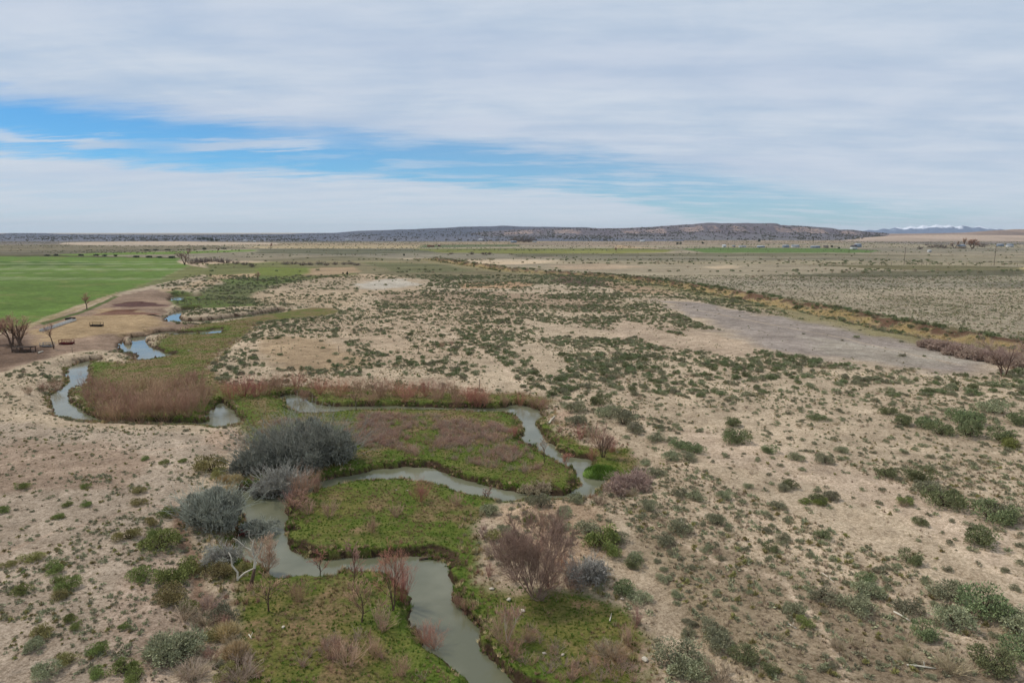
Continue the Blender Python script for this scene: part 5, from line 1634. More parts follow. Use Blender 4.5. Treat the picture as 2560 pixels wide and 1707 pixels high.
# ------------------------------------------------------------------ stock yard: hay feeders, shed, trough
M_dkred = simple('dark_red_steel', (96, 34, 34), 0.2, 3.0, 0.6)
M_black = simple('dark_steel', (52, 46, 42), 0.3, 3.0, 0.6)
M_yel = simple('faded_yellow_steel', (160, 138, 92), 0.2, 3.0, 0.6)
M_gal = simple('galvanised_rail', (150, 146, 140), 0.15, 3.0, 0.5)
M_conc = simple('pale_concrete', (190, 186, 178), 0.12, 1.0, 0.85)
M_hay = simple('old_hay', (150, 124, 80), 0.3, 3.0)
M_wood = simple('dark_wood', (74, 60, 50), 0.3, 4.0)


def feeder(px, py, L, D, hgt, m_box, m_bar, label, nb=7, rot=0.0):
    p = at(px, py)
    e = ob('hay_feeder', None, None, p, rot)
    t_ = 0.06
    bh = hgt * 0.42
    bb = Buf()
    bb.box(-L / 2, -D / 2, 0.12, L / 2, -D / 2 + t_, bh); bb.box(-L / 2, D / 2 - t_, 0.12, L / 2, D / 2, bh)
    bb.box(-L / 2, -D / 2 + t_, 0.12, -L / 2 + t_, D / 2 - t_, bh); bb.box(L / 2 - t_, -D / 2 + t_, 0.12, L / 2, D / 2 - t_, bh)
    bb.box(-L / 2 + t_, -D / 2 + t_, 0.14, L / 2 - t_, D / 2 - t_, 0.2)
    ob('trough', bb.mesh('trough', [m_box]), e)
    for sx in (-1, 1):
        for sy in (-1, 1):
            b2 = Buf().box(sx * (L / 2 + 0.05) - 0.045, sy * (D / 2 + 0.05) - 0.045, -0.1, sx * (L / 2 + 0.05) + 0.045, sy * (D / 2 + 0.05) + 0.045, hgt)
            ob('leg', b2.mesh('leg', [m_box]), e)
    for sy in (-1, 1):
        b3 = Buf().box(-L / 2, sy * (D / 2 + 0.05) - 0.03, hgt - 0.08, L / 2, sy * (D / 2 + 0.05) + 0.03, hgt)
        ob('top_rail', b3.mesh('top_rail', [m_bar]), e)
        for i in range(nb):
            x_ = -L / 2 + (i + 0.5) * L / nb
            sk = 0.12 if i % 2 else -0.12
            b4 = Buf(); b4.tubes(np.array([[(x_ - sk, sy * (D / 2 - 0.03), bh - 0.05), (x_ + sk, sy * (D / 2 + 0.04), hgt - 0.05)]]), np.array([[0.03, 0.03]]), 5)
            ob('slant_bar', b4.mesh('slant_bar', [m_bar]), e)
    rr_ = random.Random(int(px))
    V, Fc = leafy(int(px), n=220, h=0.5, leaf=0.2, clumps=8, spread=0.8)
    V = V * np.array([L * 0.42, D * 0.4, 0.6]) + np.array([0, 0, 0.2])
    ob('hay', mk_mesh('hay', V, Fc, None, [M_hay]), e)
    tag(e, label, 'feeder', 'hay feeders in the stock yard')


feeder(242, 816, 3.5, 1.2, 1.35, M_black, M_yel, 'dark hay feeder with yellowish bars, farthest in the yard', rot=-0.05)
feeder(167, 861, 3.1, 1.3, 1.35, M_dkred, M_dkred, 'dark red hay feeder right of the slender bare tree', rot=0.05)
feeder(118, 867, 2.8, 1.2, 1.15, M_gal, M_gal, 'grey weathered hay feeder left of the slender bare tree', rot=0.0)
# low open shed under the cottonwood
p = at(60, 880)
e = ob('stock_shed', None, None, p, 0.02)
for sx in (-1, 1):
    for sy in (-1, 1):
        ob('post', Buf().box(sx * 2.3 - 0.07, sy * 0.9 - 0.07, -0.1, sx * 2.3 + 0.07, sy * 0.9 + 0.07, 1.25).mesh('post', [M_wood]), e)
ob('roof', Buf().box(-2.5, -1.05, 1.25, 2.5, 1.1, 1.36).mesh('roof', [M_wood]), e)
for i in range(4):
    ob('board', Buf().box(-2.3, -0.98, 0.15 + i * 0.2, 2.3, -0.94, 0.32 + i * 0.2).mesh('board', [M_wood]), e)
tag(e, 'low dark open shed with grey roof under the broad cottonwood', 'shed')
# dark brush pile beside it
p = at(38, 866)
tag(ob('brush_pile', thicket_bush('brush_pile', 61, M_bark, 70, 4, 1.0, 1.2, (40, 86), 0.03, 0.0), None, p, 0, (2.0, 1.4, 1.1)), 'dark heap of dead branches behind the low shed', 'brush pile')
# long pale trough along the field edge
a = at(104, 829); b_ = at(186, 802)
d = b_ - a; Ln = d.length
e = ob('feed_bunk', None, None, a, math.atan2(d.y, d.x))
ob('side_wall', Buf().box(0, -0.62, -0.1, Ln, -0.5, 0.55).mesh('side_wall', [M_conc]), e)
ob('side_wall', Buf().box(0, 0.5, -0.1, Ln, 0.62, 0.7).mesh('side_wall', [M_conc]), e)
ob('floor_slab', Buf().box(0.02, -0.5, -0.1, Ln - 0.02, 0.5, 0.25).mesh('floor_slab', [M_conc]), e)
for x_ in (0, Ln - 0.12):
    ob('end_wall', Buf().box(x_, -0.498, 0.252, x_ + 0.12, 0.498, 0.55).mesh('end_wall', [M_conc]), e)
tag(e, 'long pale concrete feed bunk along the crop field corner', 'trough')
p = at(176, 799)
e = ob('culvert_pipe', None, None, p + Vector((0, 0, 0.3)), 0.5)
bb = Buf(); bb.tubes(np.array([[(-1.5, 0, 0), (0, 0, 0), (1.5, 0, 0)]]), np.array([[0.42, 0.42, 0.42]]), 12)
o = ob('pipe', bb.mesh('pipe', [M_black], True), e)
ob('collar', Buf().box(-0.2, -0.5, -0.5, 0.2, 0.5, 0.5).mesh('collar', [M_black]), e)
tag(e, 'short black culvert pipe at the far end of the concrete bunk', 'pipe')


# dark earth heaps in the yard
def heap(px, py, rx, ry, hz, rgb, label, seed):
    r = np.random.RandomState(seed)
    p = at(px, py); nu, nv = 36, 10
    V = [(0, 0, hz)]
    for j in range(1, nv + 1):
        for i in range(nu):
            a_ = 2 * math.pi * i / nu; q = j / nv
            k = 1 + 0.14 * math.sin(a_ * 3 + seed) + 0.08 * math.sin(a_ * 5 + 1)
            V.append((rx * k * q * math.cos(a_), ry * k * q * math.sin(a_), hz * (1 - q) ** 1.3 * (1 + 0.25 * r.randn() * 0.4) - 0.15 * (j == nv)))
    F3 = [(0, 1 + i, 1 + (i + 1) % nu) for i in range(nu)]
    F4 = [(1 + (j - 1) * nu + i, 1 + j * nu + i, 1 + j * nu + (i + 1) % nu, 1 + (j - 1) * nu + (i + 1) % nu) for j in range(1, nv) for i in range(nu)]
    m_ = simple('dark_earth_%d' % seed, rgb, 0.25, 1.5, 0.95, 0, 0.8)
    tag(ob('earth_heap', mk_mesh('earth_heap', V, F3, F4, [m_], None, True), None, p), label, 'earth heap', 'dark manure and earth heaps in the yard')


heap(345, 765, 13, 5, 1.6, (92, 66, 60), 'long dark brown earth heap, farther of two in the yard', 1)
heap(312, 784, 11, 4, 0.9, (118, 86, 70), 'low brown earth heap, nearer of two in the yard', 2)

# ------------------------------------------------------------------ utility poles and far fence posts
for px, py, hpx, lb in [(2260, 662, 38, 'thin utility pole on the far plain, left of two'), (2485, 664, 40, 'thin utility pole on the far plain, right of two')]:
    p = at(px, py)
    hgt = hpx / F * math.hypot(p.x, p.y)
    e = ob('utility_pole', None, None, p)
    bb = Buf(); bb.tubes(np.array([[(0, 0, -0.5), (0, 0, hgt / 2), (0, 0, hgt)]]), np.array([[0.17, 0.16, 0.13]]), 8)
    ob('pole', bb.mesh('pole', [M_wood], True), e)
    ob('crossarm', Buf().box(-1.3, -0.36, hgt - 1.1, 1.3, -0.22, hgt - 0.9).mesh('crossarm', [M_wood]), e)
    for x_ in (-1.15, 0, 1.15):
        b2 = Buf(); b2.tubes(np.array([[(x_, -0.29, hgt - 0.9), (x_, -0.29, hgt - 0.6)]]), np.array([[0.08, 0.05]]), 6)
        ob('insulator', b2.mesh('insulator', [M_gal]), e)
    tag(e, lb, 'pole', 'utility poles on the far right plain')
bb = Buf(); bb.tubes(np.array([[(0, 0, -0.3), (0, 0, 1)]]), np.array([[0.12, 0.1]]), 6)
fp = bb.mesh('fence_post', [M_wood])
for j, px in enumerate([2204, 2228, 2303, 2316, 2350, 2415, 2450, 2510, 2543]):
    p = at(px, 663 + (px - 2200) * 0.008)
    tag(ob('fence_post', fp, None, p, 0, (1, 1, 2.6)), 'far fence post along the yellow strip, %s from left' % ORD[j], 'post', 'far fence posts along the yellow strip')

# ------------------------------------------------------------------ far buildings
M_wwall = simple('white_siding', (214, 212, 206), 0.06, 0.5)
M_groof = simple('grey_metal_roof', (150, 156, 164), 0.1, 0.5, 0.5)
M_droof = simple('dark_shingle_roof', (88, 84, 86), 0.15, 0.5)
M_wroof = simple('white_metal_roof', (206, 208, 208), 0.06, 0.5, 0.5)
M_rwall = simple('red_barn_wall', (124, 50, 44), 0.15, 0.5)
M_twall = simple('tan_wall', (176, 160, 138), 0.1, 0.5)
M_glass = simple('dark_window', (52, 58, 66), 0.1, 1.0, 0.3)
M_bwall = simple('blue_grey_wall', (134, 146, 160), 0.1, 0.5)


def house(px, py, wpx, wall_h, depth, roof_h, mw, mr, label, rot=0.0, nwin=2, chim=False, name='farm_house', cat='house'):
    p = at(px, py)
    w_ = wpx / F * math.hypot(p.x, p.y)
    e = ob(name, None, None, p, rot)
    ob('wall', Buf().box(-w_ / 2, -depth / 2, -0.3, w_ / 2, depth / 2, wall_h).mesh('wall', [mw]), e)
    o_ = 0.4
    V = [(-w_ / 2 - o_, -depth / 2 - o_, wall_h + 0.01), (w_ / 2 + o_, -depth / 2 - o_, wall_h + 0.01), (w_ / 2 + o_, depth / 2 + o_, wall_h + 0.01), (-w_ / 2 - o_, depth / 2 + o_, wall_h + 0.01),
         (-w_ / 2 - o_, 0, wall_h + roof_h), (w_ / 2 + o_, 0, wall_h + roof_h)]
    rf = ob('roof', mk_mesh('roof', V, [(0, 4, 3), (1, 2, 5)], [(0, 1, 5, 4), (2, 3, 4, 5), (3, 2, 1, 0)], [mr]), e)
    if chim:
        ob('chimney', Buf().box(w_ * 0.2, -0.4, wall_h + roof_h * 0.5, w_ * 0.2 + 0.7, 0.3, wall_h + roof_h + 0.9).mesh('chimney', [M_rwall]), rf)
    ob('door', Buf().box(-0.5, -depth / 2 - 0.06, 0, 0.5, -depth / 2 - 0.003, 2.05).mesh('door', [M_droof]), e)
    for i in range(nwin):
        x_ = -w_ / 2 + (i + 0.5) * w_ / nwin
        if abs(x_) < 1.4:
            x_ = 1.9
        wn = ob('window', Buf().box(x_ - 0.75, -depth / 2 - 0.05, 0.95, x_ + 0.75, -depth / 2 - 0.003, 2.0).mesh('window', [M_wwall]), e)
        ob('pane', Buf().box(x_ - 0.65, -depth / 2 - 0.08, 1.05, x_ + 0.65, -depth / 2 - 0.052, 1.9).mesh('pane', [M_glass]), wn)
    tag(e, label, cat, 'farm buildings scattered over the far plain')


house(612, 604, 6, 3.0, 8, 2.0, M_wwall, M_wroof, 'tiny white house far away, leftmost of all')
house(636, 605, 5, 2.6, 7, 1.6, M_wwall, M_wroof, 'tiny white shed just right of the leftmost house', name='farm_shed', cat='shed')
house(871, 603, 13, 4.2, 12, 3.4, M_wwall, M_groof, 'pale farmhouse with pale roof below the left hills', 0.3, 3, True)
house(1203, 602, 12, 3.4, 10, 2.6, M_wwall, M_wroof, 'white farmhouse left of the central trees', 0.1, 3)
house(1226, 603, 8, 3.0, 9, 2.2, M_twall, M_droof, 'tan farmhouse beside the white one left of centre', -0.2)
house(1284, 607, 14, 3.2, 12, 2.6, M_bwall, M_groof, 'blue-grey barn under the central tree cluster', 0.1, 2, name='barn', cat='barn')
house(1336, 606, 9, 4.6, 9, 3.8, M_wwall, M_droof, 'tall white farmhouse right of the central trees', 0.5, 2, True)
house(1606, 605, 11, 3.0, 9, 2.6, M_wwall, M_wroof, 'white long house alone under the mesa', 0.0, 3)
house(1077, 617, 17, 1.8, 6, 0.8, M_rwall, M_rwall, 'low red barn on the far plain left of centre', 0.0, 2, name='barn', cat='barn')
house(1098, 616, 6, 2.2, 6, 1.0, M_rwall, M_droof, 'small red shed at the right end of the red barn', 0.0, 1, name='farm_shed', cat='shed')
house(1810, 619, 7, 3.2, 8, 2.4, M_wwall, M_wroof, 'bright white small house at the green strip, left end')
house(1834, 618, 6, 2.2, 6, 1.4, M_twall, M_groof, 'small tan shed between white house and trailers', name='farm_shed', cat='shed')
house(1856, 619, 15, 2.6, 6, 1.2, M_wwall, M_groof, 'long pale trailer home, left of two at the green strip', 0.05, 4)
house(1902, 619, 16, 2.6, 6, 1.2, M_bwall, M_wroof, 'long pale trailer home, right of two at the green strip', -0.03, 4)
house(1964, 619, 12, 3.0, 9, 2.2, M_bwall, M_groof, 'blue-grey barn, left of the long pale sheds', 0.0, 2, name='barn', cat='barn')
house(1988, 619, 15, 2.8, 10, 2.4, M_wwall, M_groof, 'long grey-roofed shed on the far plain, right of blue barn', 0.0, 4, name='farm_shed', cat='shed')
house(2038, 620, 18, 2.4, 9, 2.0, M_bwall, M_groof, 'low long grey shed between the grey-roofed shed and white house', 0.0, 3, name='farm_shed', cat='shed')
house(2064, 620, 9, 2.6, 8, 2.0, M_twall, M_droof, 'tan low house left of the white two-storey house', 0.0, 2)
house(2134, 624, 11, 4.6, 8, 3.0, M_wwall, M_droof, 'white two-storey house with dark roof near the mountains', 0.2, 3, True)
house(2144, 618, 12, 4.0, 9, 3.4, M_bwall, M_groof, 'blue-grey barn behind the white two-storey house', 0.1, 2, name='barn', cat='barn')
house(2323, 631, 5, 2.6, 4, 1.0, M_wwall, M_wroof, 'tiny white shed alone on the right plain', 0, 1, name='farm_shed', cat='shed')
house(2402, 621, 18, 4.0, 10, 3.4, M_twall, M_groof, 'grey-roofed farmhouse among bare trees at far right', 0.5, 3, True)
house(2500, 616, 10, 3.0, 9, 2.4, M_bwall, M_groof, 'grey shed far right, left of two past the farmhouse trees', 0, 2, name='farm_shed', cat='shed')
house(2524, 618, 10, 3.4, 9, 3.0, M_wwall, M_groof, 'pale grey shed far right, right of two past the farmhouse trees', 0, 2, name='farm_shed', cat='shed')

# distant dark trees: crown and trunk each
M_ever = simple('far_evergreen', (84, 92, 74), 0.25, 0.3, 0.9, 0.25)
M_fbare = simple('far_bare_crown', (116, 104, 96), 0.2, 0.3, 0.9, 0.25)
FT = {'e': [leafy_mesh('crown', M_ever, 900 + s, n=260, h=1.1, leaf=0.22, clumps=9) for s in range(3)],
      'b': [thicket_bush('crown', 910 + s, M_fbare, 40, 5, 1.0, 1.2, (5, 78), 0.02, 0.06, 3) for s in range(3)]}
TRK = Buf(); TRK.tubes(np.array([[(0, 0, -0.1), (0, 0, 0.5)]]), np.array([[0.09, 0.05]]), 6); TRK = TRK.mesh('trunk', [M_bark])
rf = np.random.RandomState(77)


def far_tree(px, py, hpx, wpx, k, label, group):
    p = at(px, py); d_ = math.hypot(p.x, p.y)
    hgt = hpx / F * d_; w_ = wpx / F * d_ / 2 * (1.7 if k == 'b' else 1.0)
    o = ob('evergreen_tree' if k == 'e' else 'far_bare_tree', None, None, p, float(rf.uniform(0, 6)), (w_, w_, hgt))
    ob('crown', FT[k][rf.randint(3)], o, (0, 0, 0.05)); ob('trunk', TRK, o)
    tag(o, label, 'tree', group)


rows = [
    ('e', 'dark tree in the row on the left rise', [(500, 601, 6, 9), (510, 601, 7, 9), (520, 602, 6, 9), (530, 603, 6, 9), (541, 603, 5, 9)]),
    ('e', 'dark tree on the hill foot left of centre', [(1136, 590, 7, 9), (1146, 590, 6, 9), (1158, 591, 6, 10), (1170, 591, 6, 10), (1182, 591, 6, 9)]),
    ('b', 'grey bare tree in the village left of centre', [(1196, 600, 9, 10), (1214, 601, 8, 10), (1232, 600, 9, 11), (1246, 601, 8, 10)]),
    ('b', 'grey bare tree in the central cluster', [(1284, 604, 14, 14), (1297, 605, 16, 16), (1310, 606, 18, 18), (1322, 606, 16, 14), (1332, 604, 12, 12)]),
    ('e', 'dark evergreen right of the central cluster', [(1402, 599, 8, 6), (1412, 599, 6, 7), (1421, 599, 6, 7), (1430, 599, 5, 8)]),
    ('e', 'dark evergreen on the slope right of centre', [(1530, 597, 8, 12), (1541, 598, 8, 12), (1547, 597, 7, 10)]),
    ('e', 'dark bush tree on the far tan plain', [(1694, 611, 5, 7), (1701, 611, 5, 6), (1757, 610, 5, 6), (1898, 605, 6, 6), (2045, 592, 6, 6), (2142, 585, 6, 8), (2080, 619, 5, 6), (2098, 622, 4, 6)]),
    ('b', 'grey bare tree near the right farmstead', [(2317, 614, 5, 5), (2300, 624, 9, 8), (2330, 620, 8, 10), (2345, 620, 10, 12), (2360, 621, 9, 10), (2455, 618, 10, 14)]),
    ('b', 'dusky bare tree beyond the crop field corner', [(478, 660, 14, 20), (495, 658, 14, 20), (512, 657, 13, 18), (530, 655, 12, 18), (548, 656, 12, 18), (566, 658, 12, 20), (590, 660, 9, 16), (612, 663, 9, 14), (630, 668, 10, 12)]),
    ('b', 'dusky shrub tree on the green beyond the field', [(714, 662, 9, 14), (733, 661, 8, 14), (756, 664, 10, 14), (775, 663, 8, 12), (800, 662, 9, 14), (816, 664, 10, 12), (838, 662, 8, 14), (860, 662, 8, 12), (876, 661, 8, 14), (892, 664, 7, 14)]),
    ('e', 'dark low tree along the far left strip', [(118, 640, 3, 12), (140, 640, 4, 10), (202, 640, 4, 10), (240, 640, 4, 12), (262, 641, 4, 12), (290, 641, 4, 10), (340, 644, 4, 14), (372, 644, 4, 14), (400, 645, 4, 14), (430, 646, 5, 14)]),
    ('e', 'dark low tree above the thin green strip', [(366, 627, 3, 12), (390, 626, 3, 12), (420, 626, 3, 12), (470, 625, 3, 12), (510, 624, 4, 12), (560, 623, 3, 12)]),
    ('b', 'small bare tree along the olive strip', [(1128, 636, 6, 9), (1180, 637, 9, 10), (1210, 637, 8, 12), (1224, 637, 8, 10), (1278, 637, 4, 8)]),
    ('e', 'dark bush tree at the mid left', [(858, 686, 5, 5), (868, 688, 9, 5), (1010, 640, 5, 5)]),
    ('e', 'dark evergreen on the mesa slope', [(1780, 594, 5, 8), (1800, 595, 5, 8), (1845, 594, 5, 7), (1860, 593, 5, 7), (1870, 596, 4, 7), (2012, 588, 4, 6)]),
]
for k, base_l, L_ in rows:
    L_ = sorted(L_)
    for j, (px, py, h_, w_) in enumerate(L_):
        far_tree(px, py, h_, w_, k, '%s, %s from left' % (base_l, ORD[j]), 'distant trees on the plain and slopes')

# ------------------------------------------------------------------ hills and mountains
def ridge(name, crest, base, Dc, Db, rgb_lo, rgb_hi, seed, cliff=0.0, gully=0.35, snow=None, nx=900, ny_=40, gs=120.0, rgb_cliff=None, back=1.6, sink=0.0, specks=0):
    crest = np.array(crest, float); base = np.array(base, float)
    pxs = np.linspace(crest[0, 0], crest[-1, 0], nx)
    cy = np.interp(pxs, crest[:, 0], crest[:, 1]); by = np.interp(pxs, base[:, 0], base[:, 1])
    r_ = (pxs - 1280) / F
    zc = H + (580.0 - cy) / F * Dc
    zc = zc + (fbm(pxs * Dc / F, pxs * 0 + seed, gs * 0.8, 4, seed) - 0.5) * gully * 0.16 * np.clip(zc, 5, None)
    t = np.concatenate([np.linspace(0, 1, ny_), np.array([1.05, 1.2, back])])
    Tm, Pm = np.meshgrid(t, pxs, indexing='ij')
    D = Db + (Dc - Db) * Tm
    Rm = np.tile(r_, (len(t), 1)) / math.cos(PITCH)
    X = Rm * D; Y = D + 0 * Rm
    prof = np.clip(Tm, 0, 1) ** 1.15
    if cliff:
        prof = np.where(Tm < 0.72, Tm / 0.72 * (1 - cliff), (1 - cliff) + cliff * smoothstep(0.72, 0.80, Tm) * 0.9 + cliff * 0.1 * np.clip((Tm - 0.8) / 0.2, 0, 1))
    g = fbm(X * 1.0, Y * 0.28, gs, 5, seed + 5)
    g2 = 1 - np.abs(fbm(X, Y * 0.3, gs * 0.5, 4, seed + 9) * 2 - 1)
    amp = np.sin(np.clip(Tm, 0, 1) * math.pi) ** 0.7
    zc_m = np.tile(zc, (len(t), 1))
    Z = zc_m * prof * (1 - gully * amp * (0.6 * g + 0.4 * g2)) + 0.0
    Z = np.where(Tm > 1.0, zc_m * (1 - (Tm - 1) * 0.9), Z)
    Z = Z - sink
    Z[0] = -3.0
    nr_, nc = Z.shape
    V = np.stack([X.ravel(), Y.ravel(), Z.ravel()], 1)
    idx = np.arange(nr_ * nc).reshape(nr_, nc)
    q = np.stack([idx[:-1, :-1], idx[:-1, 1:], idx[1:, 1:], idx[1:, :-1]], -1).reshape(-1, 4)
    m_, t_, b_ = mat(name + '_rock')
    at_ = t_.n('ShaderNodeAttribute', attribute_name='cover')
    geo = t_.n('ShaderNodeNewGeometry')
    nn = t_.noise(geo.outputs['Position'], 1.2 / gs * 8, 6, 0.7)
    t_.link(t_.mix(1.0, at_.outputs['Color'], t_.mix(t_.ramp(nn, 0.3, 0.7), (0.72, 0.72, 0.74), (1.22, 1.2, 1.18)), 'MULTIPLY'), b_.inputs['Base Color'])
    me_ = mk_mesh(name, V, None, q, [m_], None, True)
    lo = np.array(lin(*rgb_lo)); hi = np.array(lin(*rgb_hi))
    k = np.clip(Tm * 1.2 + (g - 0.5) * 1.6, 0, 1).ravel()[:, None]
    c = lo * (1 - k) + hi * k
    if rgb_cliff:
        zrel = (Z / np.maximum(zc_m, 1)).ravel()
        strata = np.sin(Z.ravel() * 0.9 + fbm(X.ravel(), Y.ravel(), 90, 2, 4) * 6)
        cm_ = ((Tm.ravel() > 0.70) & (Tm.ravel() < 0.84))[:, None] * (0.45 + 0.35 * np.sign(strata))[:, None] * smoothstep(0.42, 0.6, fbm(X.ravel(), Y.ravel() * 0, gs * 1.2, 3, seed + 31))[:, None]
        c = c * (1 - cm_) + np.array(lin(*rgb_cliff)) * cm_
    if snow is not None:
        sl = snow + (fbm(X.ravel(), Y.ravel() * 0.5, gs * 0.35, 5, seed + 40) - 0.5) * 150
        s_ = smoothstep(-8, 8, Z.ravel() - sl)[:, None]
        c = c * (1 - s_) + np.array((0.78, 0.81, 0.86)) * s_
    ca_ = me_.color_attributes.new('cover', 'FLOAT_COLOR', 'POINT')
    f4 = np.ones((len(V), 4), np.float32); f4[:, :3] = c
    ca_.data.foreach_set('color', f4.ravel())
    tag(ob(name, me_), kind='structure')
    if specks:
        r2_ = np.random.RandomState(seed + 3)
        ii = r2_.randint(1, nr_ - 5, specks * 4); jj = r2_.randint(1, nc - 1, specks * 4)
        cl3 = fbm(X[ii, jj], Y[ii, jj] * 0.5, gs * 1.3, 3, seed + 8)
        ok3 = (r2_.rand(specks * 4) < 0.1 + 0.6 * smoothstep(0.35, 0.7, cl3)) & (np.abs(r_[jj]) < 0.85)
        ii, jj = ii[ok3][:specks], jj[ok3][:specks]
        pts_ = np.stack([X[ii, jj], Y[ii, jj] + r2_.uniform(-8, 8, len(ii)), Z[ii, jj] - 0.3], 1)
        SPK.append(pts_)


SPK = []
ridge('hills', [(-1400, 590), (-300, 588), (0, 586), (60, 583), (140, 583), (200, 586), (330, 587), (470, 588), (640, 586), (700, 586), (760, 584), (850, 582), (900, 578), (960, 576), (1040, 573), (1130, 569), (1220, 566),
                (1260, 565), (1290, 567), (1350, 568), (1420, 568), (1500, 571), (1600, 574), (1700, 578)],
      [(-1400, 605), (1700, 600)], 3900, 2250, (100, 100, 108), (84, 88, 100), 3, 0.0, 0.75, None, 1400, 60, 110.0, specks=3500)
ridge('mesa', [(1180, 583), (1280, 574), (1400, 571), (1500, 571), (1560, 571), (1600, 569), (1680, 564), (1720, 561), (1760, 558.5), (1850, 558), (1925, 559.5), (1935, 563), (1990, 565.5), (2060, 570), (2078, 575), (2110, 574.5), (2140, 579), (2200, 583)],
      [(1180, 599), (2200, 594)], 3300, 2500, (106, 103, 104), (102, 95, 100), 11, 0.34, 0.5, None, 1400, 80, 60.0, (178, 152, 136), specks=2600)
ridge('low_hills', [(2160, 585), (2330, 583), (2380, 582), (2440, 577.5), (2500, 573.5), (2560, 573), (2700, 570), (3600, 574)], [(2160, 590), (2560, 589), (3600, 590)], 3900, 3300, (90, 80, 74), (150, 128, 112), 15, 0.0, 0.4, None, 600, 30, 90.0)
ridge('tan_rise', [(120, 612), (200, 606), (260, 603.5), (360, 602), (470, 601.5), (520, 603), (600, 605), (700, 607), (760, 612)], [(120, 618), (760, 618)], 1750, 1350, (150, 138, 120), (176, 156, 132), 19, 0.0, 0.85, None, 700, 30, 60.0, sink=1.3)
ridge('right_rise', [(2020, 603), (2100, 596), (2200, 589), (2350, 586), (2560, 588), (2700, 588)], [(2020, 600), (2700, 598)], 2700, 2100, (150, 132, 114), (178, 156, 136), 23, 0.0, 0.4, None, 500, 24, 80.0, sink=1.0)
mts = [(2090, 584), (2130, 579), (2150, 575), (2166, 577), (2185, 572), (2200, 574), (2216, 568), (2232, 571), (2250, 566), (2266, 569), (2280, 563), (2296, 567), (2312, 562), (2330, 566), (2344, 563), (2360, 568),
       (2378, 564), (2400, 570), (2418, 565), (2440, 572), (2470, 573), (2500, 577), (2540, 577), (2600, 579), (2800, 577), (3200, 580)]
ridge('snowy_mountains', mts, [(2090, 585), (3200, 585)], 14500, 12500, (88, 102, 128), (90, 104, 130), 29, 0.0, 0.55, 118.0, 900, 40, 420.0)  # rock tinted bluish: distance haze put into its colour

M_jun = simple('hillside_brush', (124, 120, 106), 0.25, 0.3, 0.9, 0.3)
scatter('hillside_juniper', [leafy_mesh('crown', M_jun, 950 + s, n=60, h=1.0, leaf=0.4, clumps=5) for s in range(3)] + FT['b'][:1], np.concatenate(SPK),
        np.random.RandomState(9).uniform(1.6, 4.2, sum(len(q) for q in SPK)), label='dark junipers and brush dotting the far hills and the mesa', cat='trees')
# scrub lines and hedges across the far plain
xx, yy, r = sample(60000, 598, 700, seed=88)
inf_ = inpoly([P_FIELD], xx, yy)
ln_ = fbm(xx * 0.10, yy, 30, 3, 411)
keep = ~inf_ & (r.rand(len(xx)) < 0.03 + 0.9 * smoothstep(0.58, 0.68, ln_))
scatter('plain_scrub', SMALL[0] + SMALL[1] + SMALL[2], np.stack([xx, yy, height(xx, yy)], 1)[keep], r.uniform(0.8, 1.9, keep.sum()), label='low scrub in faint lines across the far plain', cat='scrub')
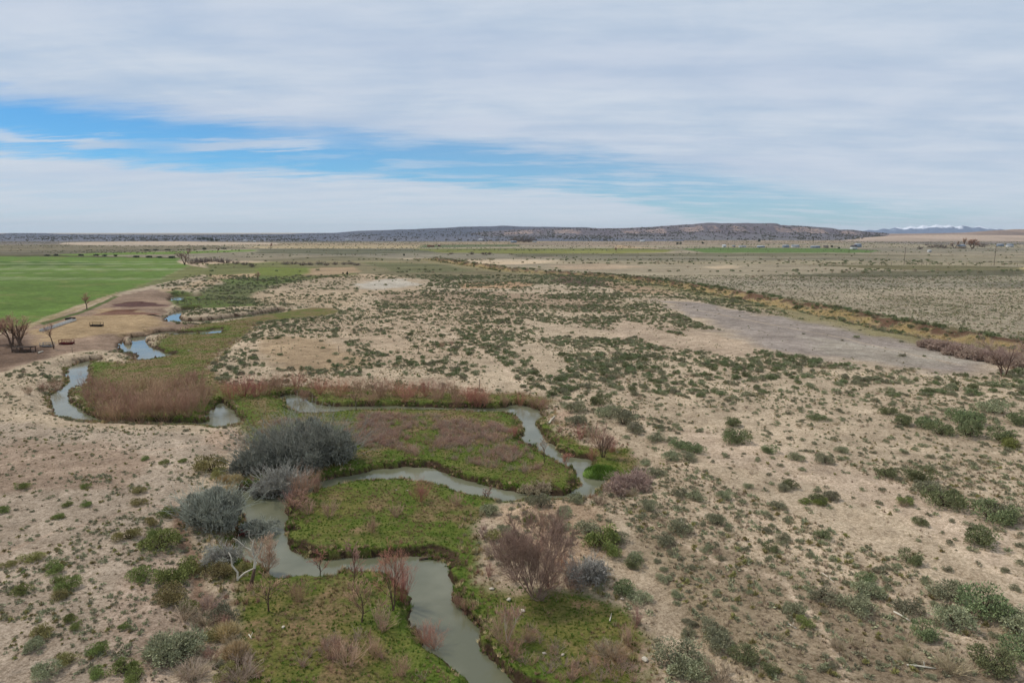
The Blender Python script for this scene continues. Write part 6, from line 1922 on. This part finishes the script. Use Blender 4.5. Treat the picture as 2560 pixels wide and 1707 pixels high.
# brush round the foot of the large pinkish tree
for j, (px, py, h_, w_, fm, lb) in enumerate([
    (1222, 1440, 1.4, 1.2, W_PINK[0], 'pinkish dry brush left of the large pinkish tree, lowest'), (1240, 1395, 1.7, 1.1, W_ROUND[0], 'mauve brush left of the large pinkish tree, middle'),
    (1215, 1345, 1.4, 1.2, W_ROUND[1], 'mauve brush left of the large pinkish tree, uppermost'), (1290, 1450, 1.8, 1.2, W_ROUND[2], 'brownish brush just left of the pinkish tree foot'),
    (1375, 1470, 1.9, 1.2, W_RED[0], 'reddish brush just right of the pinkish tree foot'), (1405, 1425, 2.0, 1.1, W_RED[1], 'reddish brush between pinkish tree and blue-grey shrub'),
    (1350, 1380, 2.2, 1.0, W_PINK[2], 'tall pinkish brush behind the large pinkish tree'), (1300, 1360, 1.8, 1.1, W_ROUND[0], 'mauve brush behind the large pinkish tree'),
    (1360, 1330, 2.6, 0.6, W_TALL[0], 'upright thin willow behind the large pinkish tree'), (1350, 1500, 1.1, 1.3, W_ROUND[1], 'grey dead brush at the very foot of pinkish tree'),
    (1425, 1470, 1.3, 1.3, W_PINK[1], 'tan pink brush right below the blue-grey shrub'), (1590, 1560, 1.6, 0.8, W_PINK[2], 'tall faded brush at the right rim of right meadow, upper'),
    (1570, 1610, 1.8, 0.8, W_PINK[0], 'tall faded brush at the right rim of right meadow, lower'),
    (520, 1520, 1.5, 1.3, W_ROUND[0], 'mauve grey brush at left meadow edge, uppermost'), (560, 1575, 1.4, 1.3, W_TALL[1], 'brown brush at left meadow edge between straw clumps'),
    (600, 1700, 1.5, 1.4, W_ROUND[2], 'dark mauve brush at bottom edge left of the meadow, right one'), (480, 1700, 1.4, 1.5, W_ROUND[1], 'dark mauve brush at bottom edge left of the meadow, left one'),
    (530, 1650, 1.2, 1.4, W_TALL[3], 'brown brush near the bottom beside the olive-grey shrub')]):
    p = at(px, py)
    tag(ob('willow_shrub', fm, None, p - Vector((0, 0, 0.05)), j * 1.3, (h_ * w_, h_ * w_, h_)), lb, 'brush', 'brush around the large pinkish tree')

# ------------------------------------------------------------------ haze: one closed box of pale air round everything
hb = Buf().box(-24500, -24500, -5, 24500, 24500, 260)
M_haze = bpy.data.materials.new('pale_air')
M_haze.use_nodes = True
nt = M_haze.node_tree; nt.nodes.clear()
o_ = nt.nodes.new('ShaderNodeOutputMaterial'); v_ = nt.nodes.new('ShaderNodeVolumePrincipled')
v_.inputs['Color'].default_value = (0.80, 0.90, 1.0, 1)
v_.inputs['Density'].default_value = 0.00003
v_.inputs['Anisotropy'].default_value = 0.0
nt.links.new(v_.outputs[0], o_.inputs['Volume'])
tag(ob('haze', hb.mesh('haze', [M_haze])), 'thin bluish air over the whole plain', 'haze', kind='stuff')
